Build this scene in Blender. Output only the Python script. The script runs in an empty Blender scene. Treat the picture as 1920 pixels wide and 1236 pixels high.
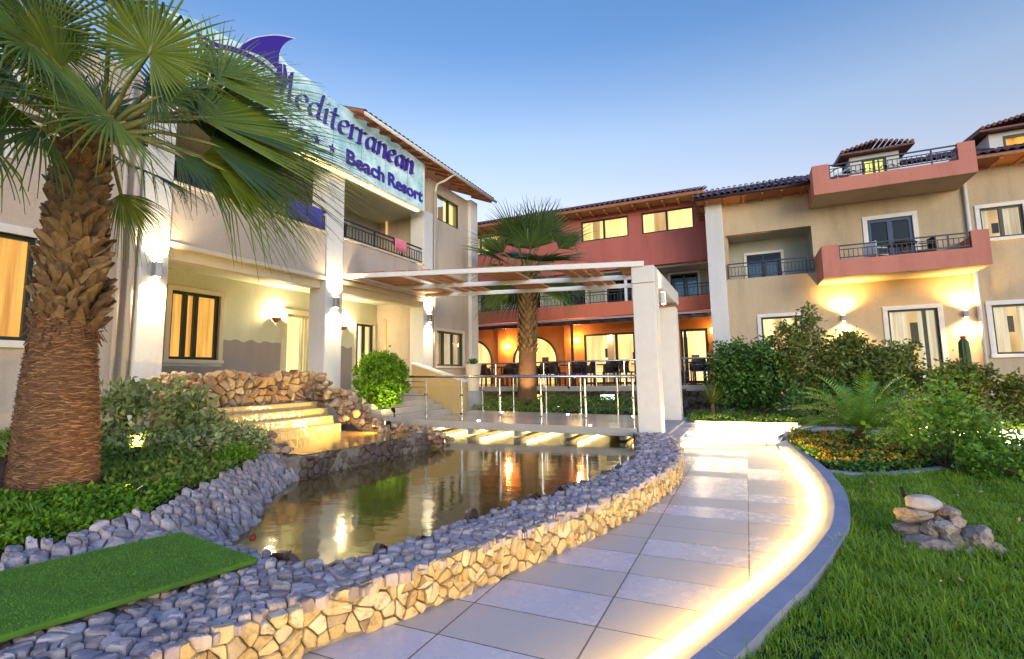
import bpy, math, random
import numpy as np
from mathutils import Vector, Matrix, noise as mnoise
random.seed(7); RNG = np.random.default_rng(7)
SC = bpy.context.scene; COL = SC.collection
PHI = 0.432                       # the hotel stands turned by this angle to the view
H = 1.35                          # eye height
CP, SP = math.cos(PHI), math.sin(PHI)
def W(p, q, z=0.0): return Vector((CP*p + SP*q, -SP*p + CP*q, z))

# ------------------------------------------------------------------ camera
cam = bpy.data.cameras.new('camera'); camo = bpy.data.objects.new('camera', cam); COL.objects.link(camo)
cam.sensor_fit = 'HORIZONTAL'; cam.sensor_width = 36; cam.lens = 945/1920*36
cam.shift_y = (597-618)/1920
cam.clip_start = 0.05; cam.clip_end = 3000
roll, pitch = -0.0163, 0.1137
fw = Vector((0, math.cos(pitch), math.sin(pitch))); r0 = Vector((1, 0, 0)); u0 = r0.cross(fw)
rr = math.cos(roll)*r0 + math.sin(roll)*u0; uu = -math.sin(roll)*r0 + math.cos(roll)*u0
camo.matrix_world = Matrix(((rr.x, uu.x, -fw.x, 0), (rr.y, uu.y, -fw.y, 0), (rr.z, uu.z, -fw.z, H), (0, 0, 0, 1)))
SC.camera = camo

# ------------------------------------------------------------------ sky and sun
world = bpy.data.worlds.new('World'); SC.world = world; world.use_nodes = True
wn = world.node_tree; wn.nodes.clear()
SUN_EL, SUN_AZ = math.radians(14.0), math.radians(168)      # low behind the camera
sky = wn.nodes.new('ShaderNodeTexSky'); sky.sky_type = 'NISHITA'; sky.sun_disc = False
sky.sun_elevation = SUN_EL; sky.sun_rotation = SUN_AZ; sky.altitude = 0; sky.air_density = 1.0; sky.dust_density = 0.4; sky.ozone_density = 2.6
bg = wn.nodes.new('ShaderNodeBackground'); bg.inputs['Strength'].default_value = 0.10
wo = wn.nodes.new('ShaderNodeOutputWorld')
wtc = wn.nodes.new('ShaderNodeTexCoord'); wsp = wn.nodes.new('ShaderNodeSeparateXYZ'); wn.links.new(wtc.outputs['Generated'], wsp.inputs[0])
wrp = wn.nodes.new('ShaderNodeValToRGB'); wn.links.new(wsp.outputs[2], wrp.inputs[0])       # dusk: rosy towards the horizon, blue overhead raised to light the scene
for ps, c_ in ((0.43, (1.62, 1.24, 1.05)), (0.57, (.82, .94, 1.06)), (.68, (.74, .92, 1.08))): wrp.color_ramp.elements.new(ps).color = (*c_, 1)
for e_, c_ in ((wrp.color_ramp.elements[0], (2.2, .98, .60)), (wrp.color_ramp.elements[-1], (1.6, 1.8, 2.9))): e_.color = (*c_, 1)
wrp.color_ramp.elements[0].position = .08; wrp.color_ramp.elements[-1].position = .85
wmx = wn.nodes.new('ShaderNodeMix'); wmx.data_type = 'RGBA'; wmx.blend_type = 'MULTIPLY'; wmx.inputs[0].default_value = 1
wmr = wn.nodes.new('ShaderNodeMapRange'); wmr.inputs[1].default_value = -.25; wmr.inputs[2].default_value = .25; wn.links.new(wsp.outputs[1], wmr.inputs[0])
wtw = wn.nodes.new('ShaderNodeMix'); wtw.data_type = 'RGBA'; wn.links.new(wmr.outputs[0], wtw.inputs[0]); wtw.inputs[6].default_value = (.92, 1.02, 1.12, 1); wn.links.new(wrp.outputs[0], wtw.inputs[7])   # the rosy band lies opposite the sunset
wzm = wn.nodes.new('ShaderNodeMapRange'); wzm.inputs[1].default_value = .55; wzm.inputs[2].default_value = .8; wn.links.new(wsp.outputs[2], wzm.inputs[0])
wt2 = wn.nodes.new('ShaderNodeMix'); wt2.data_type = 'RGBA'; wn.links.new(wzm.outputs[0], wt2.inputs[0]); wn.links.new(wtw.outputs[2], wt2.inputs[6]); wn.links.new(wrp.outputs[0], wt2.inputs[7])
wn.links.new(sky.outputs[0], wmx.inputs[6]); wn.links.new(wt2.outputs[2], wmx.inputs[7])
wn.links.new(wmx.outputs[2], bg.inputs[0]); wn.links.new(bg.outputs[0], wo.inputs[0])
sun = bpy.data.lights.new('sun', 'SUN'); sun.energy = 0.74; sun.angle = math.radians(30); sun.color = (1, .82, .62)
suno = bpy.data.objects.new('sun', sun); COL.objects.link(suno)
sd = Vector((math.sin(SUN_AZ)*math.cos(.15), math.cos(SUN_AZ)*math.cos(.15), math.sin(.15)))
suno.rotation_euler = sd.to_track_quat('Z', 'Y').to_euler()
SC.view_settings.view_transform = 'Standard'; SC.view_settings.look = 'None'
SC.view_settings.exposure = 1.38; SC.view_settings.gamma = 1; SC.view_settings.use_curve_mapping = False
SC.cycles.max_bounces = 6; SC.cycles.diffuse_bounces = 3; SC.cycles.glossy_bounces = 3
SC.cycles.transmission_bounces = 4; SC.cycles.transparent_max_bounces = 8
SC.cycles.sample_clamp_indirect = 4; SC.cycles.caustics_reflective = False; SC.cycles.caustics_refractive = False
SC.cycles.use_denoising = True

# ------------------------------------------------------------------ materials
MATS = {}
def nodes(name):
    m = bpy.data.materials.new(name); m.use_nodes = True
    nt = m.node_tree; b = nt.nodes['Principled BSDF']; MATS[name] = m
    return m, nt, b
def N(nt, t, **kw):
    n = nt.nodes.new(t)
    for k, v in kw.items():
        if k in n.inputs: n.inputs[k].default_value = v
        else: setattr(n, k, v)
    return n
def ramp(nt, fac, stops):
    r = N(nt, 'ShaderNodeValToRGB'); e = r.color_ramp.elements
    while len(e) < len(stops): e.new(0.5)
    for i, (pos, c) in enumerate(stops):
        e[i].position = pos; e[i].color = (*c, 1) if len(c) == 3 else c
    nt.links.new(fac, r.inputs[0]); return r.outputs[0]
def mixc(nt, fac, a, b, blend='MIX'):
    m = N(nt, 'ShaderNodeMix', data_type='RGBA', blend_type=blend)
    for sock, v in ((m.inputs[0], fac), (m.inputs[6], a), (m.inputs[7], b)):
        if hasattr(v, 'links'): nt.links.new(v, sock)
        elif isinstance(v, (int, float)): sock.default_value = v
        else: sock.default_value = (*v, 1)
    return m.outputs[2]
def coords(nt): return N(nt, 'ShaderNodeTexCoord').outputs['Object']
def noise(nt, scale, detail=4, rough=.55, vec=None, out='Fac'):
    n = N(nt, 'ShaderNodeTexNoise'); n.inputs['Scale'].default_value = scale; n.inputs['Detail'].default_value = detail
    n.inputs['Roughness'].default_value = rough
    nt.links.new(vec if vec is not None else coords(nt), n.inputs['Vector']); return n.outputs[out]
def bump(nt, b, h, strength=.3, dist=.01):
    n = N(nt, 'ShaderNodeBump'); n.inputs['Strength'].default_value = strength; n.inputs['Distance'].default_value = dist
    nt.links.new(h, n.inputs['Height']); nt.links.new(n.outputs[0], b.inputs['Normal'])
def island(nt): return N(nt, 'ShaderNodeNewGeometry').outputs['Random Per Island']
def plain(name, c, rough=.6, metal=0, var=.12, scale=6, bmp=0, bscale=60, spec=.4):
    m, nt, b = nodes(name)
    b.inputs['Roughness'].default_value = rough; b.inputs['Metallic'].default_value = metal; b.inputs['Specular IOR Level'].default_value = spec
    if var:
        f = noise(nt, scale, 5)
        nt.links.new(ramp(nt, f, [(.25, [x*(1-var) for x in c]), (.75, [min(1, x*(1+var)) for x in c])]), b.inputs['Base Color'])
    else: b.inputs['Base Color'].default_value = (*c, 1)
    if bmp: bump(nt, b, noise(nt, bscale, 3), bmp, .004)
    return m
def plaster(name, c, stain=.25):
    m, nt, b = nodes(name); b.inputs['Roughness'].default_value = .85; b.inputs['Specular IOR Level'].default_value = .2
    tc = coords(nt)
    mp = N(nt, 'ShaderNodeMapping'); mp.inputs['Scale'].default_value = (1, 1, .22); nt.links.new(tc, mp.inputs[0])
    big = ramp(nt, noise(nt, 1.1, 6, .65, mp.outputs[0]), [(.25, [x*(1-stain) for x in c]), (.5, c), (.8, [min(1, x*1.08) for x in c])])
    fine = ramp(nt, noise(nt, 45, 3), [(.3, (.9, .9, .9)), (.7, (1.05, 1.05, 1.05))])
    nt.links.new(mixc(nt, 1.0, big, fine, 'MULTIPLY'), b.inputs['Base Color'])
    bump(nt, b, noise(nt, 110, 4), .25, .003)
    return m
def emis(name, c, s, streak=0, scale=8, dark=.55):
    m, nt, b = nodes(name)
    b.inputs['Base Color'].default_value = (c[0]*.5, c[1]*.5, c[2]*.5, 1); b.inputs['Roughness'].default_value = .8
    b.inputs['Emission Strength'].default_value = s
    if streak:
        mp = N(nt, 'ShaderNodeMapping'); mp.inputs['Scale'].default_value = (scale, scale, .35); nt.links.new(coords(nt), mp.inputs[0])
        nt.links.new(ramp(nt, noise(nt, 1.0, 3, .6, mp.outputs[0]), [(.32, [c[0]*dark, c[1]*dark*.8, c[2]*dark*.6]), (.6, c)]), b.inputs['Emission Color'])  # streaks paint the light and dark of curtain folds into the glow
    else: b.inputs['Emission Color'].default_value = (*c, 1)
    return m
def leafmat(name, cols, rough=.5, trans=.3, spec=.4):
    m, nt, b = nodes(name); b.inputs['Roughness'].default_value = rough; b.inputs['Specular IOR Level'].default_value = spec
    k = len(cols)
    c = ramp(nt, island(nt), [(i/max(1, k-1), x) for i, x in enumerate(cols)])
    c = mixc(nt, .3, c, ramp(nt, noise(nt, 3, 3), [(.3, cols[0]), (.7, cols[min(2, k-1)])]))
    nt.links.new(c, b.inputs['Base Color'])
    t = N(nt, 'ShaderNodeBsdfTranslucent'); nt.links.new(c, t.inputs[0])
    mx = N(nt, 'ShaderNodeMixShader'); mx.inputs[0].default_value = trans
    nt.links.new(b.outputs[0], mx.inputs[1]); nt.links.new(t.outputs[0], mx.inputs[2])
    nt.links.new(mx.outputs[0], nt.nodes['Material Output'].inputs['Surface'])
    return m
def stonemat(name, cols, rough=.75, scale=9, bmp=.5):
    m, nt, b = nodes(name); b.inputs['Roughness'].default_value = rough; b.inputs['Specular IOR Level'].default_value = .35
    k = len(cols)
    c = ramp(nt, island(nt), [(i/max(1, k-1), x) for i, x in enumerate(cols)])
    v = ramp(nt, noise(nt, scale, 8, .7), [(.28, (.32, .28, .25)), (.46, (.92, .90, .88)), (.72, (1.3, 1.27, 1.22))])
    nt.links.new(mixc(nt, 1.0, c, v, 'MULTIPLY'), b.inputs['Base Color'])
    bump(nt, b, noise(nt, scale*3.5, 8, .7), bmp, .012)
    return m
def glassmat(name, tint=(.9, .95, 1), ior=1.45, rough=.02):
    m = bpy.data.materials.new(name); m.use_nodes = True; nt = m.node_tree; nt.nodes.clear(); MATS[name] = m
    o = N(nt, 'ShaderNodeOutputMaterial'); f = N(nt, 'ShaderNodeFresnel'); f.inputs[0].default_value = ior
    t = N(nt, 'ShaderNodeBsdfTransparent'); t.inputs[0].default_value = (*tint, 1)
    g = N(nt, 'ShaderNodeBsdfGlossy'); g.inputs['Roughness'].default_value = rough
    mx = N(nt, 'ShaderNodeMixShader')
    nt.links.new(f.outputs[0], mx.inputs[0]); nt.links.new(t.outputs[0], mx.inputs[1]); nt.links.new(g.outputs[0], mx.inputs[2])
    nt.links.new(mx.outputs[0], o.inputs[0]); return m

plaster('plaster_beige', (.56, .465, .375), .32); plaster('plaster_tan', (.57, .44, .285), .32); plaster('plaster_pale', (.62, .62, .50), .15)
plaster('plaster_grey', (.33, .29, .29), .15); plaster('plaster_white', (.69, .67, .64), .14); plaster('plaster_red', (.50, .15, .12))
plaster('plaster_orange', (.62, .23, .07)); plaster('plaster_coral', (.55, .16, .09)); plaster('plaster_rose', (.58, .22, .16), .3)
plaster('plaster_sage', (.42, .42, .36), .15); plaster('plaster_ochre', (.55, .38, .17))
plain('trim_cream', (.70, .60, .44), .6, var=.06); plain('trim_white', (.74, .70, .66), .55, var=.06)
plain('dark_frame', (.018, .03, .024), .4, var=0); plain('blue_frame', (.03, .06, .14), .4, var=0); plain('black_metal', (.015, .015, .018), .35, var=0)
plain('iron_rail', (.03, .03, .05), .4, var=0); plain('steel', (.62, .60, .56), .22, metal=1, var=.05)
plain('white_metal', (.78, .76, .72), .4, var=.04); plain('wood_eave', (.34, .13, .05), .6, var=.25, scale=12)
plain('wood_dark', (.045, .022, .014), .5, var=.3); plain('dark_glass', (.012, .014, .02), .06, var=0, spec=.8)
plain('slat_wood', (.42, .17, .06), .55, var=.2, scale=9); plain('rattan', (.035, .018, .012), .5, var=.3, scale=30)
plain('deck_stone', (.50, .44, .37), .25, var=.12, scale=3); plain('concrete', (.32, .32, .355), .7, var=.15, scale=5, bmp=.2)
plain('soil', (.05, .035, .022), .95, var=.4, scale=8, bmp=.6, bscale=30); plain('lawn_base', (.02, .04, .008), .95, var=.4, scale=14, bmp=.5, bscale=40)
plain('towel_pink', (.75, .22, .28), .9, var=.1); plain('towel_blue', (.07, .05, .34), .9, var=.2, scale=3); plain('paper_white', (.75, .75, .72), .7, var=0)
plain('purple', (.055, .02, .33), .4, var=0); plain('chalk', (.82, .84, .86), .5, var=0); plain('red_thing', (.2, .01, .015), .4, var=.1)
plain('flower_red', (.5, .015, .02), .5, var=.1); plain('cream_light', (.72, .68, .62), .5, var=.05)
glassmat('glass'); glassmat('rail_glass', (.93, .97, .96), 1.35)
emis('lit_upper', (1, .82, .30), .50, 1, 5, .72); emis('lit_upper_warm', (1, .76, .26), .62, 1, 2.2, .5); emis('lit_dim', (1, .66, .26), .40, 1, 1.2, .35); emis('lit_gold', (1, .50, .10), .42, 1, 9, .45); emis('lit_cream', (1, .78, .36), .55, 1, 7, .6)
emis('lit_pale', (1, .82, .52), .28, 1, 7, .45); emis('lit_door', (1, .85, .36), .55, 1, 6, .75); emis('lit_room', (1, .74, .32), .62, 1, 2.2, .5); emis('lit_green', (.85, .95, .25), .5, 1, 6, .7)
emis('led_warm', (1, .63, .12), 62); emis('lamp_glow', (1, .84, .52), 14); emis('led_soft', (1, .78, .34), 14); emis('sign_led', (1, .72, .25), 2.2); emis('spot_blue', (.75, .85, 1), 25); emis('box_cool', (.75, 1, .85), 2.2); emis('box_yellow', (1, .8, .1), 2)
emis('lens_dim', (1, .8, .45), 1.2); plain('black_matte', (.008, .008, .008), .8, var=0); emis('lamp_orange', (1, .62, .2), 10)
def _signglass():
    m, nt, b = nodes('sign_glass'); b.inputs['Roughness'].default_value = .25
    c = ramp(nt, noise(nt, 1.8, 5, .65), [(.3, (.20, .40, .42)), (.5, (.40, .60, .62)), (.7, (.72, .84, .86))])
    nt.links.new(c, b.inputs['Base Color']); nt.links.new(c, b.inputs['Emission Color']); b.inputs['Emission Strength'].default_value = .16
_signglass()
def _tiles():
    m, nt, b = nodes('roof_tile'); b.inputs['Roughness'].default_value = .7
    c = ramp(nt, island(nt), [(0, (.13, .05, .04)), (.5, (.22, .085, .06)), (1, (.17, .08, .075))])
    nt.links.new(mixc(nt, .5, c, ramp(nt, noise(nt, 9, 5), [(.3, (.08, .035, .04)), (.7, (.26, .12, .09))])), b.inputs['Base Color'])
_tiles()
def _paving():
    m, nt, b = nodes('paving_tile'); tc = coords(nt)
    sx = N(nt, 'ShaderNodeSeparateXYZ'); nt.links.new(tc, sx.inputs[0])
    def mth(op, a, v=None):
        n = N(nt, 'ShaderNodeMath', operation=op)
        for s, x in zip(n.inputs, (a, v)):
            if x is None: continue
            if hasattr(x, 'links'): nt.links.new(x, s)
            else: s.default_value = x
        return n.outputs[0]
    u = mth('DIVIDE', mth('ADD', sx.outputs[0], .07), .75); v = mth('DIVIDE', sx.outputs[1], .40)
    fu, fv = mth('FLOOR', u), mth('FLOOR', v)
    cb = N(nt, 'ShaderNodeCombineXYZ'); nt.links.new(fu, cb.inputs[0]); nt.links.new(fv, cb.inputs[1])
    wnz = N(nt, 'ShaderNodeTexWhiteNoise', noise_dimensions='2D'); nt.links.new(cb.outputs[0], wnz.inputs['Vector'])
    par = mth('MODULO', mth('ABSOLUTE', fv), 2.0)
    pol = mth('GREATER_THAN', mth('ADD', mth('MULTIPLY', par, .42), mth('MULTIPLY', wnz.outputs[0], .75)), .62)   # polished tiles
    grain = noise(nt, 160, 4, .7)
    a = ramp(nt, grain, [(.3, (.40, .36, .31)), (.7, (.62, .57, .50))]); c2 = ramp(nt, grain, [(.3, (.52, .50, .53)), (.7, (.64, .62, .65))])
    base = mixc(nt, pol, a, c2)
    base = mixc(nt, mth('MULTIPLY', wnz.outputs[0], .35), base, (.40, .37, .36))
    base = mixc(nt, mth('MULTIPLY', noise(nt, 7, 9, .75), .45), base, mixc(nt, .22, base, (.30, .27, .24)))
    du = mth('MULTIPLY', mth('ABSOLUTE', mth('SUBTRACT', mth('FRACT', u), .5)), .75); dv = mth('MULTIPLY', mth('ABSOLUTE', mth('SUBTRACT', mth('FRACT', v), .5)), .40)
    ju = mth('GREATER_THAN', du, .375-.005); jv = mth('GREATER_THAN', dv, .20-.0042)
    jt = mth('MAXIMUM', ju, jv)
    nt.links.new(mixc(nt, jt, base, (.10, .085, .07)), b.inputs['Base Color'])
    rg = mth('ADD', mth('MULTIPLY', pol, -.16), .38)
    rg = mth('ADD', rg, mth('MULTIPLY', noise(nt, 9, 6), .10)); nt.links.new(rg, b.inputs['Roughness'])
    bump(nt, b, mth('SUBTRACT', mth('MULTIPLY', grain, .15), jt), .3, .004)
_paving()
def _water(name, base, rough, scale, st):
    m, nt, b = nodes(name); b.inputs['Base Color'].default_value = (*base, 1); b.inputs['Roughness'].default_value = rough; b.inputs['Specular IOR Level'].default_value = .9; b.inputs['IOR'].default_value = 1.45
    mp = N(nt, 'ShaderNodeMapping'); mp.inputs['Scale'].default_value = (1, 1.6, 1); nt.links.new(coords(nt), mp.inputs[0])
    bump(nt, b, noise(nt, scale, 3, .5, mp.outputs[0]), st, .02)
_water('pond_surface', (.125, .085, .018), .075, 3.0, .16); _water('basin_surface', (.30, .15, .035), .10, 5, .25); _water('wet_step', (.50, .36, .17), .10, 9, .8)
stonemat('cobble', [(.27, .22, .21), (.42, .37, .38), (.33, .28, .31), (.54, .47, .43), (.36, .27, .23), (.46, .41, .42), (.22, .19, .20)], bmp=.8)
stonemat('wall_stone', [(.42, .28, .12), (.58, .48, .28), (.48, .32, .13), (.66, .59, .42), (.27, .18, .10), (.55, .42, .22), (.60, .52, .34)], scale=14, bmp=.8)
stonemat('rubble', [(.30, .15, .07), (.50, .37, .22), (.22, .12, .07), (.58, .46, .30), (.38, .20, .09)], scale=10, bmp=1.0)
stonemat('wet_stone', [(.08, .06, .05), (.14, .10, .08), (.10, .07, .07), (.18, .13, .10)], rough=.35)
stonemat('pile_stone', [(.34, .25, .18), (.44, .35, .29), (.28, .21, .16)], scale=11, bmp=1.0)
stonemat('smooth_stone', [(.46, .39, .36), (.50, .43, .40)], scale=4, bmp=.15)
plain('mortar', (.24, .20, .165), .95, var=.3, scale=20)
leafmat('palm_leaf', [(.08, .14, .014), (.15, .24, .02), (.27, .33, .03), (.12, .20, .03)], .4, .4)
leafmat('palm_leaf_dark', [(.035, .07, .014), (.06, .11, .018), (.10, .15, .025)], .4, .35)
leafmat('palm_leaf_far', [(.07, .16, .05), (.13, .24, .055), (.24, .33, .06)], .5, .3)
leafmat('leaf_box', [(.07, .18, .008), (.15, .31, .014), (.24, .42, .02)], .5, .35)
leafmat('leaf_dark', [(.03, .10, .016), (.065, .17, .028), (.13, .26, .045)], .4, .25)
leafmat('leaf_olive', [(.08, .13, .018), (.16, .22, .035), (.26, .31, .055), (.20, .16, .06)], .45, .3)
leafmat('leaf_gold', [(.09, .13, .014), (.18, .22, .025), (.28, .30, .04), (.12, .10, .025)], .45, .35)
leafmat('leaf_bright', [(.08, .20, .016), (.17, .34, .028), (.28, .47, .05)], .45, .35)
leafmat('leaf_vari', [(.12, .19, .04), (.24, .32, .09), (.50, .54, .26), (.12, .19, .04)], .4, .3)
leafmat('leaf_cover', [(.09, .18, .02), (.17, .28, .032), (.26, .32, .06)], .5, .3)
leafmat('grass_tuft', [(.11, .26, .02), (.20, .36, .03), (.30, .44, .06)], .5, .45)
leafmat('grass_blade', [(.18, .31, .012), (.30, .48, .02), (.42, .58, .035), (.48, .52, .05)], .5, .45)
leafmat('cycad_leaf', [(.10, .26, .018), (.19, .40, .03), (.30, .52, .05)], .35, .25, .6)
leafmat('marigold', [(.75, .36, .01), (.85, .52, .03), (.65, .28, .01)], .6, .3)
leafmat('pink_petal', [(.7, .35, .33), (.8, .5, .48)], .6, .3)
leafmat('turf_pile', [(.10, .22, .015), (.15, .32, .025), (.21, .42, .035)], .6, .2); plain('turf_green', (.09, .20, .015), .95, var=.25, scale=7, bmp=1.0, bscale=240)
def _fibre():
    m, nt, b = nodes('palm_fibre'); b.inputs['Roughness'].default_value = .95
    mp = N(nt, 'ShaderNodeMapping'); mp.inputs['Scale'].default_value = (7, 7, 60); nt.links.new(coords(nt), mp.inputs[0])
    f = noise(nt, 1.0, 7, .75, mp.outputs[0]); g = noise(nt, 70, 4, .7)
    c = ramp(nt, f, [(.32, (.07, .026, .010)), (.5, (.26, .105, .04)), (.68, (.50, .26, .11))])
    nt.links.new(mixc(nt, .45, c, ramp(nt, g, [(.3, (.07, .03, .015)), (.7, (.40, .22, .11))])), b.inputs['Base Color']); bump(nt, b, f, 1.0, .05)
    m, nt, b = nodes('palm_boot'); b.inputs['Roughness'].default_value = .7
    c = ramp(nt, island(nt), [(0, (.07, .035, .012)), (.35, (.17, .085, .03)), (.7, (.30, .18, .06)), (1, (.12, .06, .03))])
    nt.links.new(mixc(nt, .5, c, ramp(nt, noise(nt, 14, 6, .7), [(.3, (.04, .018, .007)), (.7, (.38, .23, .09))])), b.inputs['Base Color']); bump(nt, b, noise(nt, 30, 5), .6, .01)
_fibre()
leafmat('palm_strand', [(.06, .022, .010), (.20, .08, .03), (.40, .20, .085), (.54, .32, .15)], .9, .1)
plain('petiole', (.20, .20, .05), .45, var=.25, scale=10); plain('bark', (.14, .09, .055), .9, var=.3, scale=20); plain('cactus', (.06, .10, .03), .6, var=.2)

# ------------------------------------------------------------------ mesh helpers (coordinates p, q, z of the hotel's own grid)
ORG = {}
class MB:
    def __init__(s): s.v = []; s.f = []
    def add(s, vs, fs):
        o = len(s.v); s.v += [tuple(map(float, x)) for x in vs]; s.f += [tuple(i+o for i in f) for f in fs]; return s
    def box(s, x0, x1, y0, y1, z0, z1):
        x0, x1 = min(x0, x1), max(x0, x1); y0, y1 = min(y0, y1), max(y0, y1); z0, z1 = min(z0, z1), max(z0, z1)
        return s.add([(x0,y0,z0),(x1,y0,z0),(x1,y1,z0),(x0,y1,z0),(x0,y0,z1),(x1,y0,z1),(x1,y1,z1),(x0,y1,z1)],
                     [(0,3,2,1),(4,5,6,7),(0,1,5,4),(1,2,6,5),(2,3,7,6),(3,0,4,7)])
    def beam(s, a, b, w, h, up=(0, 0, 1)):
        a, b = Vector(a), Vector(b); d = (b-a).normalized(); sd = d.cross(Vector(up)).normalized(); u = sd.cross(d)
        vs = []
        for c in (a, b):
            for i, j in ((-1,-1),(1,-1),(1,1),(-1,1)): vs.append(c + sd*w/2*i + u*h/2*j)
        return s.add(vs, [(0,3,2,1),(4,5,6,7),(0,1,5,4),(1,2,6,5),(2,3,7,6),(3,0,4,7)])
    def tube(s, pts, r, n=8, cap=True):
        pts = [Vector(p) for p in pts]; rs = r if isinstance(r, (list, tuple)) else [r]*len(pts)
        t0 = (pts[1]-pts[0]).normalized(); ref = Vector((0, 0, 1)) if abs(t0.z) < .9 else Vector((1, 0, 0))
        vs = []; 
        for i, p in enumerate(pts):
            t = (pts[min(i+1, len(pts)-1)] - pts[max(i-1, 0)]).normalized()
            x = t.cross(ref).normalized(); y = x.cross(t)
            for k in range(n):
                a = 2*math.pi*k/n; vs.append(p + (x*math.cos(a) + y*math.sin(a))*rs[i])
        fs = [(i*n+k, i*n+(k+1) % n, (i+1)*n+(k+1) % n, (i+1)*n+k) for i in range(len(pts)-1) for k in range(n)]
        if cap: fs += [tuple(range(n))[::-1], tuple(range((len(pts)-1)*n, len(pts)*n))]
        return s.add(vs, fs)
    def lathe(s, c, prof, n=20):
        vs = [(c[0]+r*math.cos(2*math.pi*k/n), c[1]+r*math.sin(2*math.pi*k/n), c[2]+z) for r, z in prof for k in range(n)]
        fs = [(i*n+k, i*n+(k+1) % n, (i+1)*n+(k+1) % n, (i+1)*n+k) for i in range(len(prof)-1) for k in range(n)]
        fs += [tuple(range(n))[::-1], tuple(range((len(prof)-1)*n, len(prof)*n))]
        return s.add(vs, fs)
    def prism(s, poly, fn, d0, d1):      # poly 2D, fn(u, v, d) -> 3D
        n = len(poly)
        vs = [fn(u, v, d0) for u, v in poly] + [fn(u, v, d1) for u, v in poly]
        return s.add(vs, [tuple(range(n))[::-1], tuple(range(n, 2*n))] + [(i, (i+1) % n, n+(i+1) % n, n+i) for i in range(n)])
    def build(s, name, mat, parent=None, org=None, smooth=False, bevel=0):
        if parent is not None: o3 = ORG[parent.name]
        else: o3 = org if org is not None else (0, 0, 0)
        me = bpy.data.meshes.new(name)
        me.from_pydata([(x-o3[0], y-o3[1], z-o3[2]) for x, y, z in s.v], [], s.f); me.update()
        return link(name, me, mat, parent, o3, smooth, bevel)
def link(name, me, mat, parent, o3, smooth=False, bevel=0):
    o = bpy.data.objects.new(name, me); COL.objects.link(o); me.materials.append(MATS[mat])
    if parent is not None: o.parent = parent
    else: o.location = W(*o3); o.rotation_euler = (0, 0, -PHI)
    ORG[o.name] = o3
    if smooth:
        me.polygons.foreach_set('use_smooth', [True]*len(me.polygons))
        if smooth != True: me.set_sharp_from_angle(angle=math.radians(smooth))
    if bevel:
        b = o.modifiers.new('edge', 'BEVEL'); b.width = bevel; b.segments = 2; b.limit_method = 'ANGLE'
    return o
def arrays(name, V, F, mat, parent=None, org=(0, 0, 0), smooth=False):
    """V (n,3) array, F (m,k) index array or a list of such arrays"""
    o3 = ORG[parent.name] if parent is not None else org
    V = np.asarray(V, np.float32) - np.asarray(o3, np.float32)
    Fs = F if isinstance(F, list) else [F]
    me = bpy.data.meshes.new(name); me.vertices.add(len(V)); me.vertices.foreach_set('co', V.ravel())
    li = np.concatenate([f.ravel() for f in Fs]).astype(np.int32); cnt = np.concatenate([np.full(len(f), f.shape[1]) for f in Fs]).astype(np.int32)
    me.loops.add(len(li)); me.loops.foreach_set('vertex_index', li)
    me.polygons.add(len(cnt)); st = np.concatenate([[0], np.cumsum(cnt)[:-1]]).astype(np.int32)
    me.polygons.foreach_set('loop_start', st); me.polygons.foreach_set('loop_total', cnt)
    me.update(calc_edges=True); me.validate()
    return link(name, me, mat, parent, o3, smooth)
def tag(o, label=None, cat=None, group=None, kind=None):
    if label: o['label'] = label
    if cat: o['category'] = cat
    if group: o['group'] = group
    if kind: o['kind'] = kind
    return o
def thing(name, label, cat, org=(0, 0, 0), group=None):
    o = bpy.data.objects.new(name, None); COL.objects.link(o); o.empty_display_size = .2
    o.location = W(*org); o.rotation_euler = (0, 0, -PHI); ORG[o.name] = tuple(org)
    return tag(o, label, cat, group)
def lamp(parent, kind, pos, power, color=(1, .80, .50), direction=None, spot=100, blend=.6, size=.04, sy=None):
    l = bpy.data.lights.new('lamp_light', kind); l.energy = power; l.color = color
    o = bpy.data.objects.new('lamp_light', l); COL.objects.link(o)
    if kind == 'SPOT': l.spot_size = math.radians(spot); l.spot_blend = blend; l.shadow_soft_size = size
    elif kind == 'POINT': l.shadow_soft_size = size
    else:
        l.size = size
        if sy: l.shape = 'RECTANGLE'; l.size_y = sy
    o3 = ORG[parent.name] if parent is not None else (0, 0, 0)
    rot = Vector(direction).to_track_quat('-Z', 'Y').to_euler() if direction else (0, 0, 0)
    if parent is not None:
        o.parent = parent; o.location = Vector(pos) - Vector(o3); o.rotation_euler = rot
    else:
        m = Matrix.Rotation(-PHI, 4, 'Z') @ Matrix.Translation(pos) @ (Vector(direction or (0, 0, -1)).to_track_quat('-Z', 'Y').to_matrix().to_4x4()); o.matrix_world = m
    return o
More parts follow.
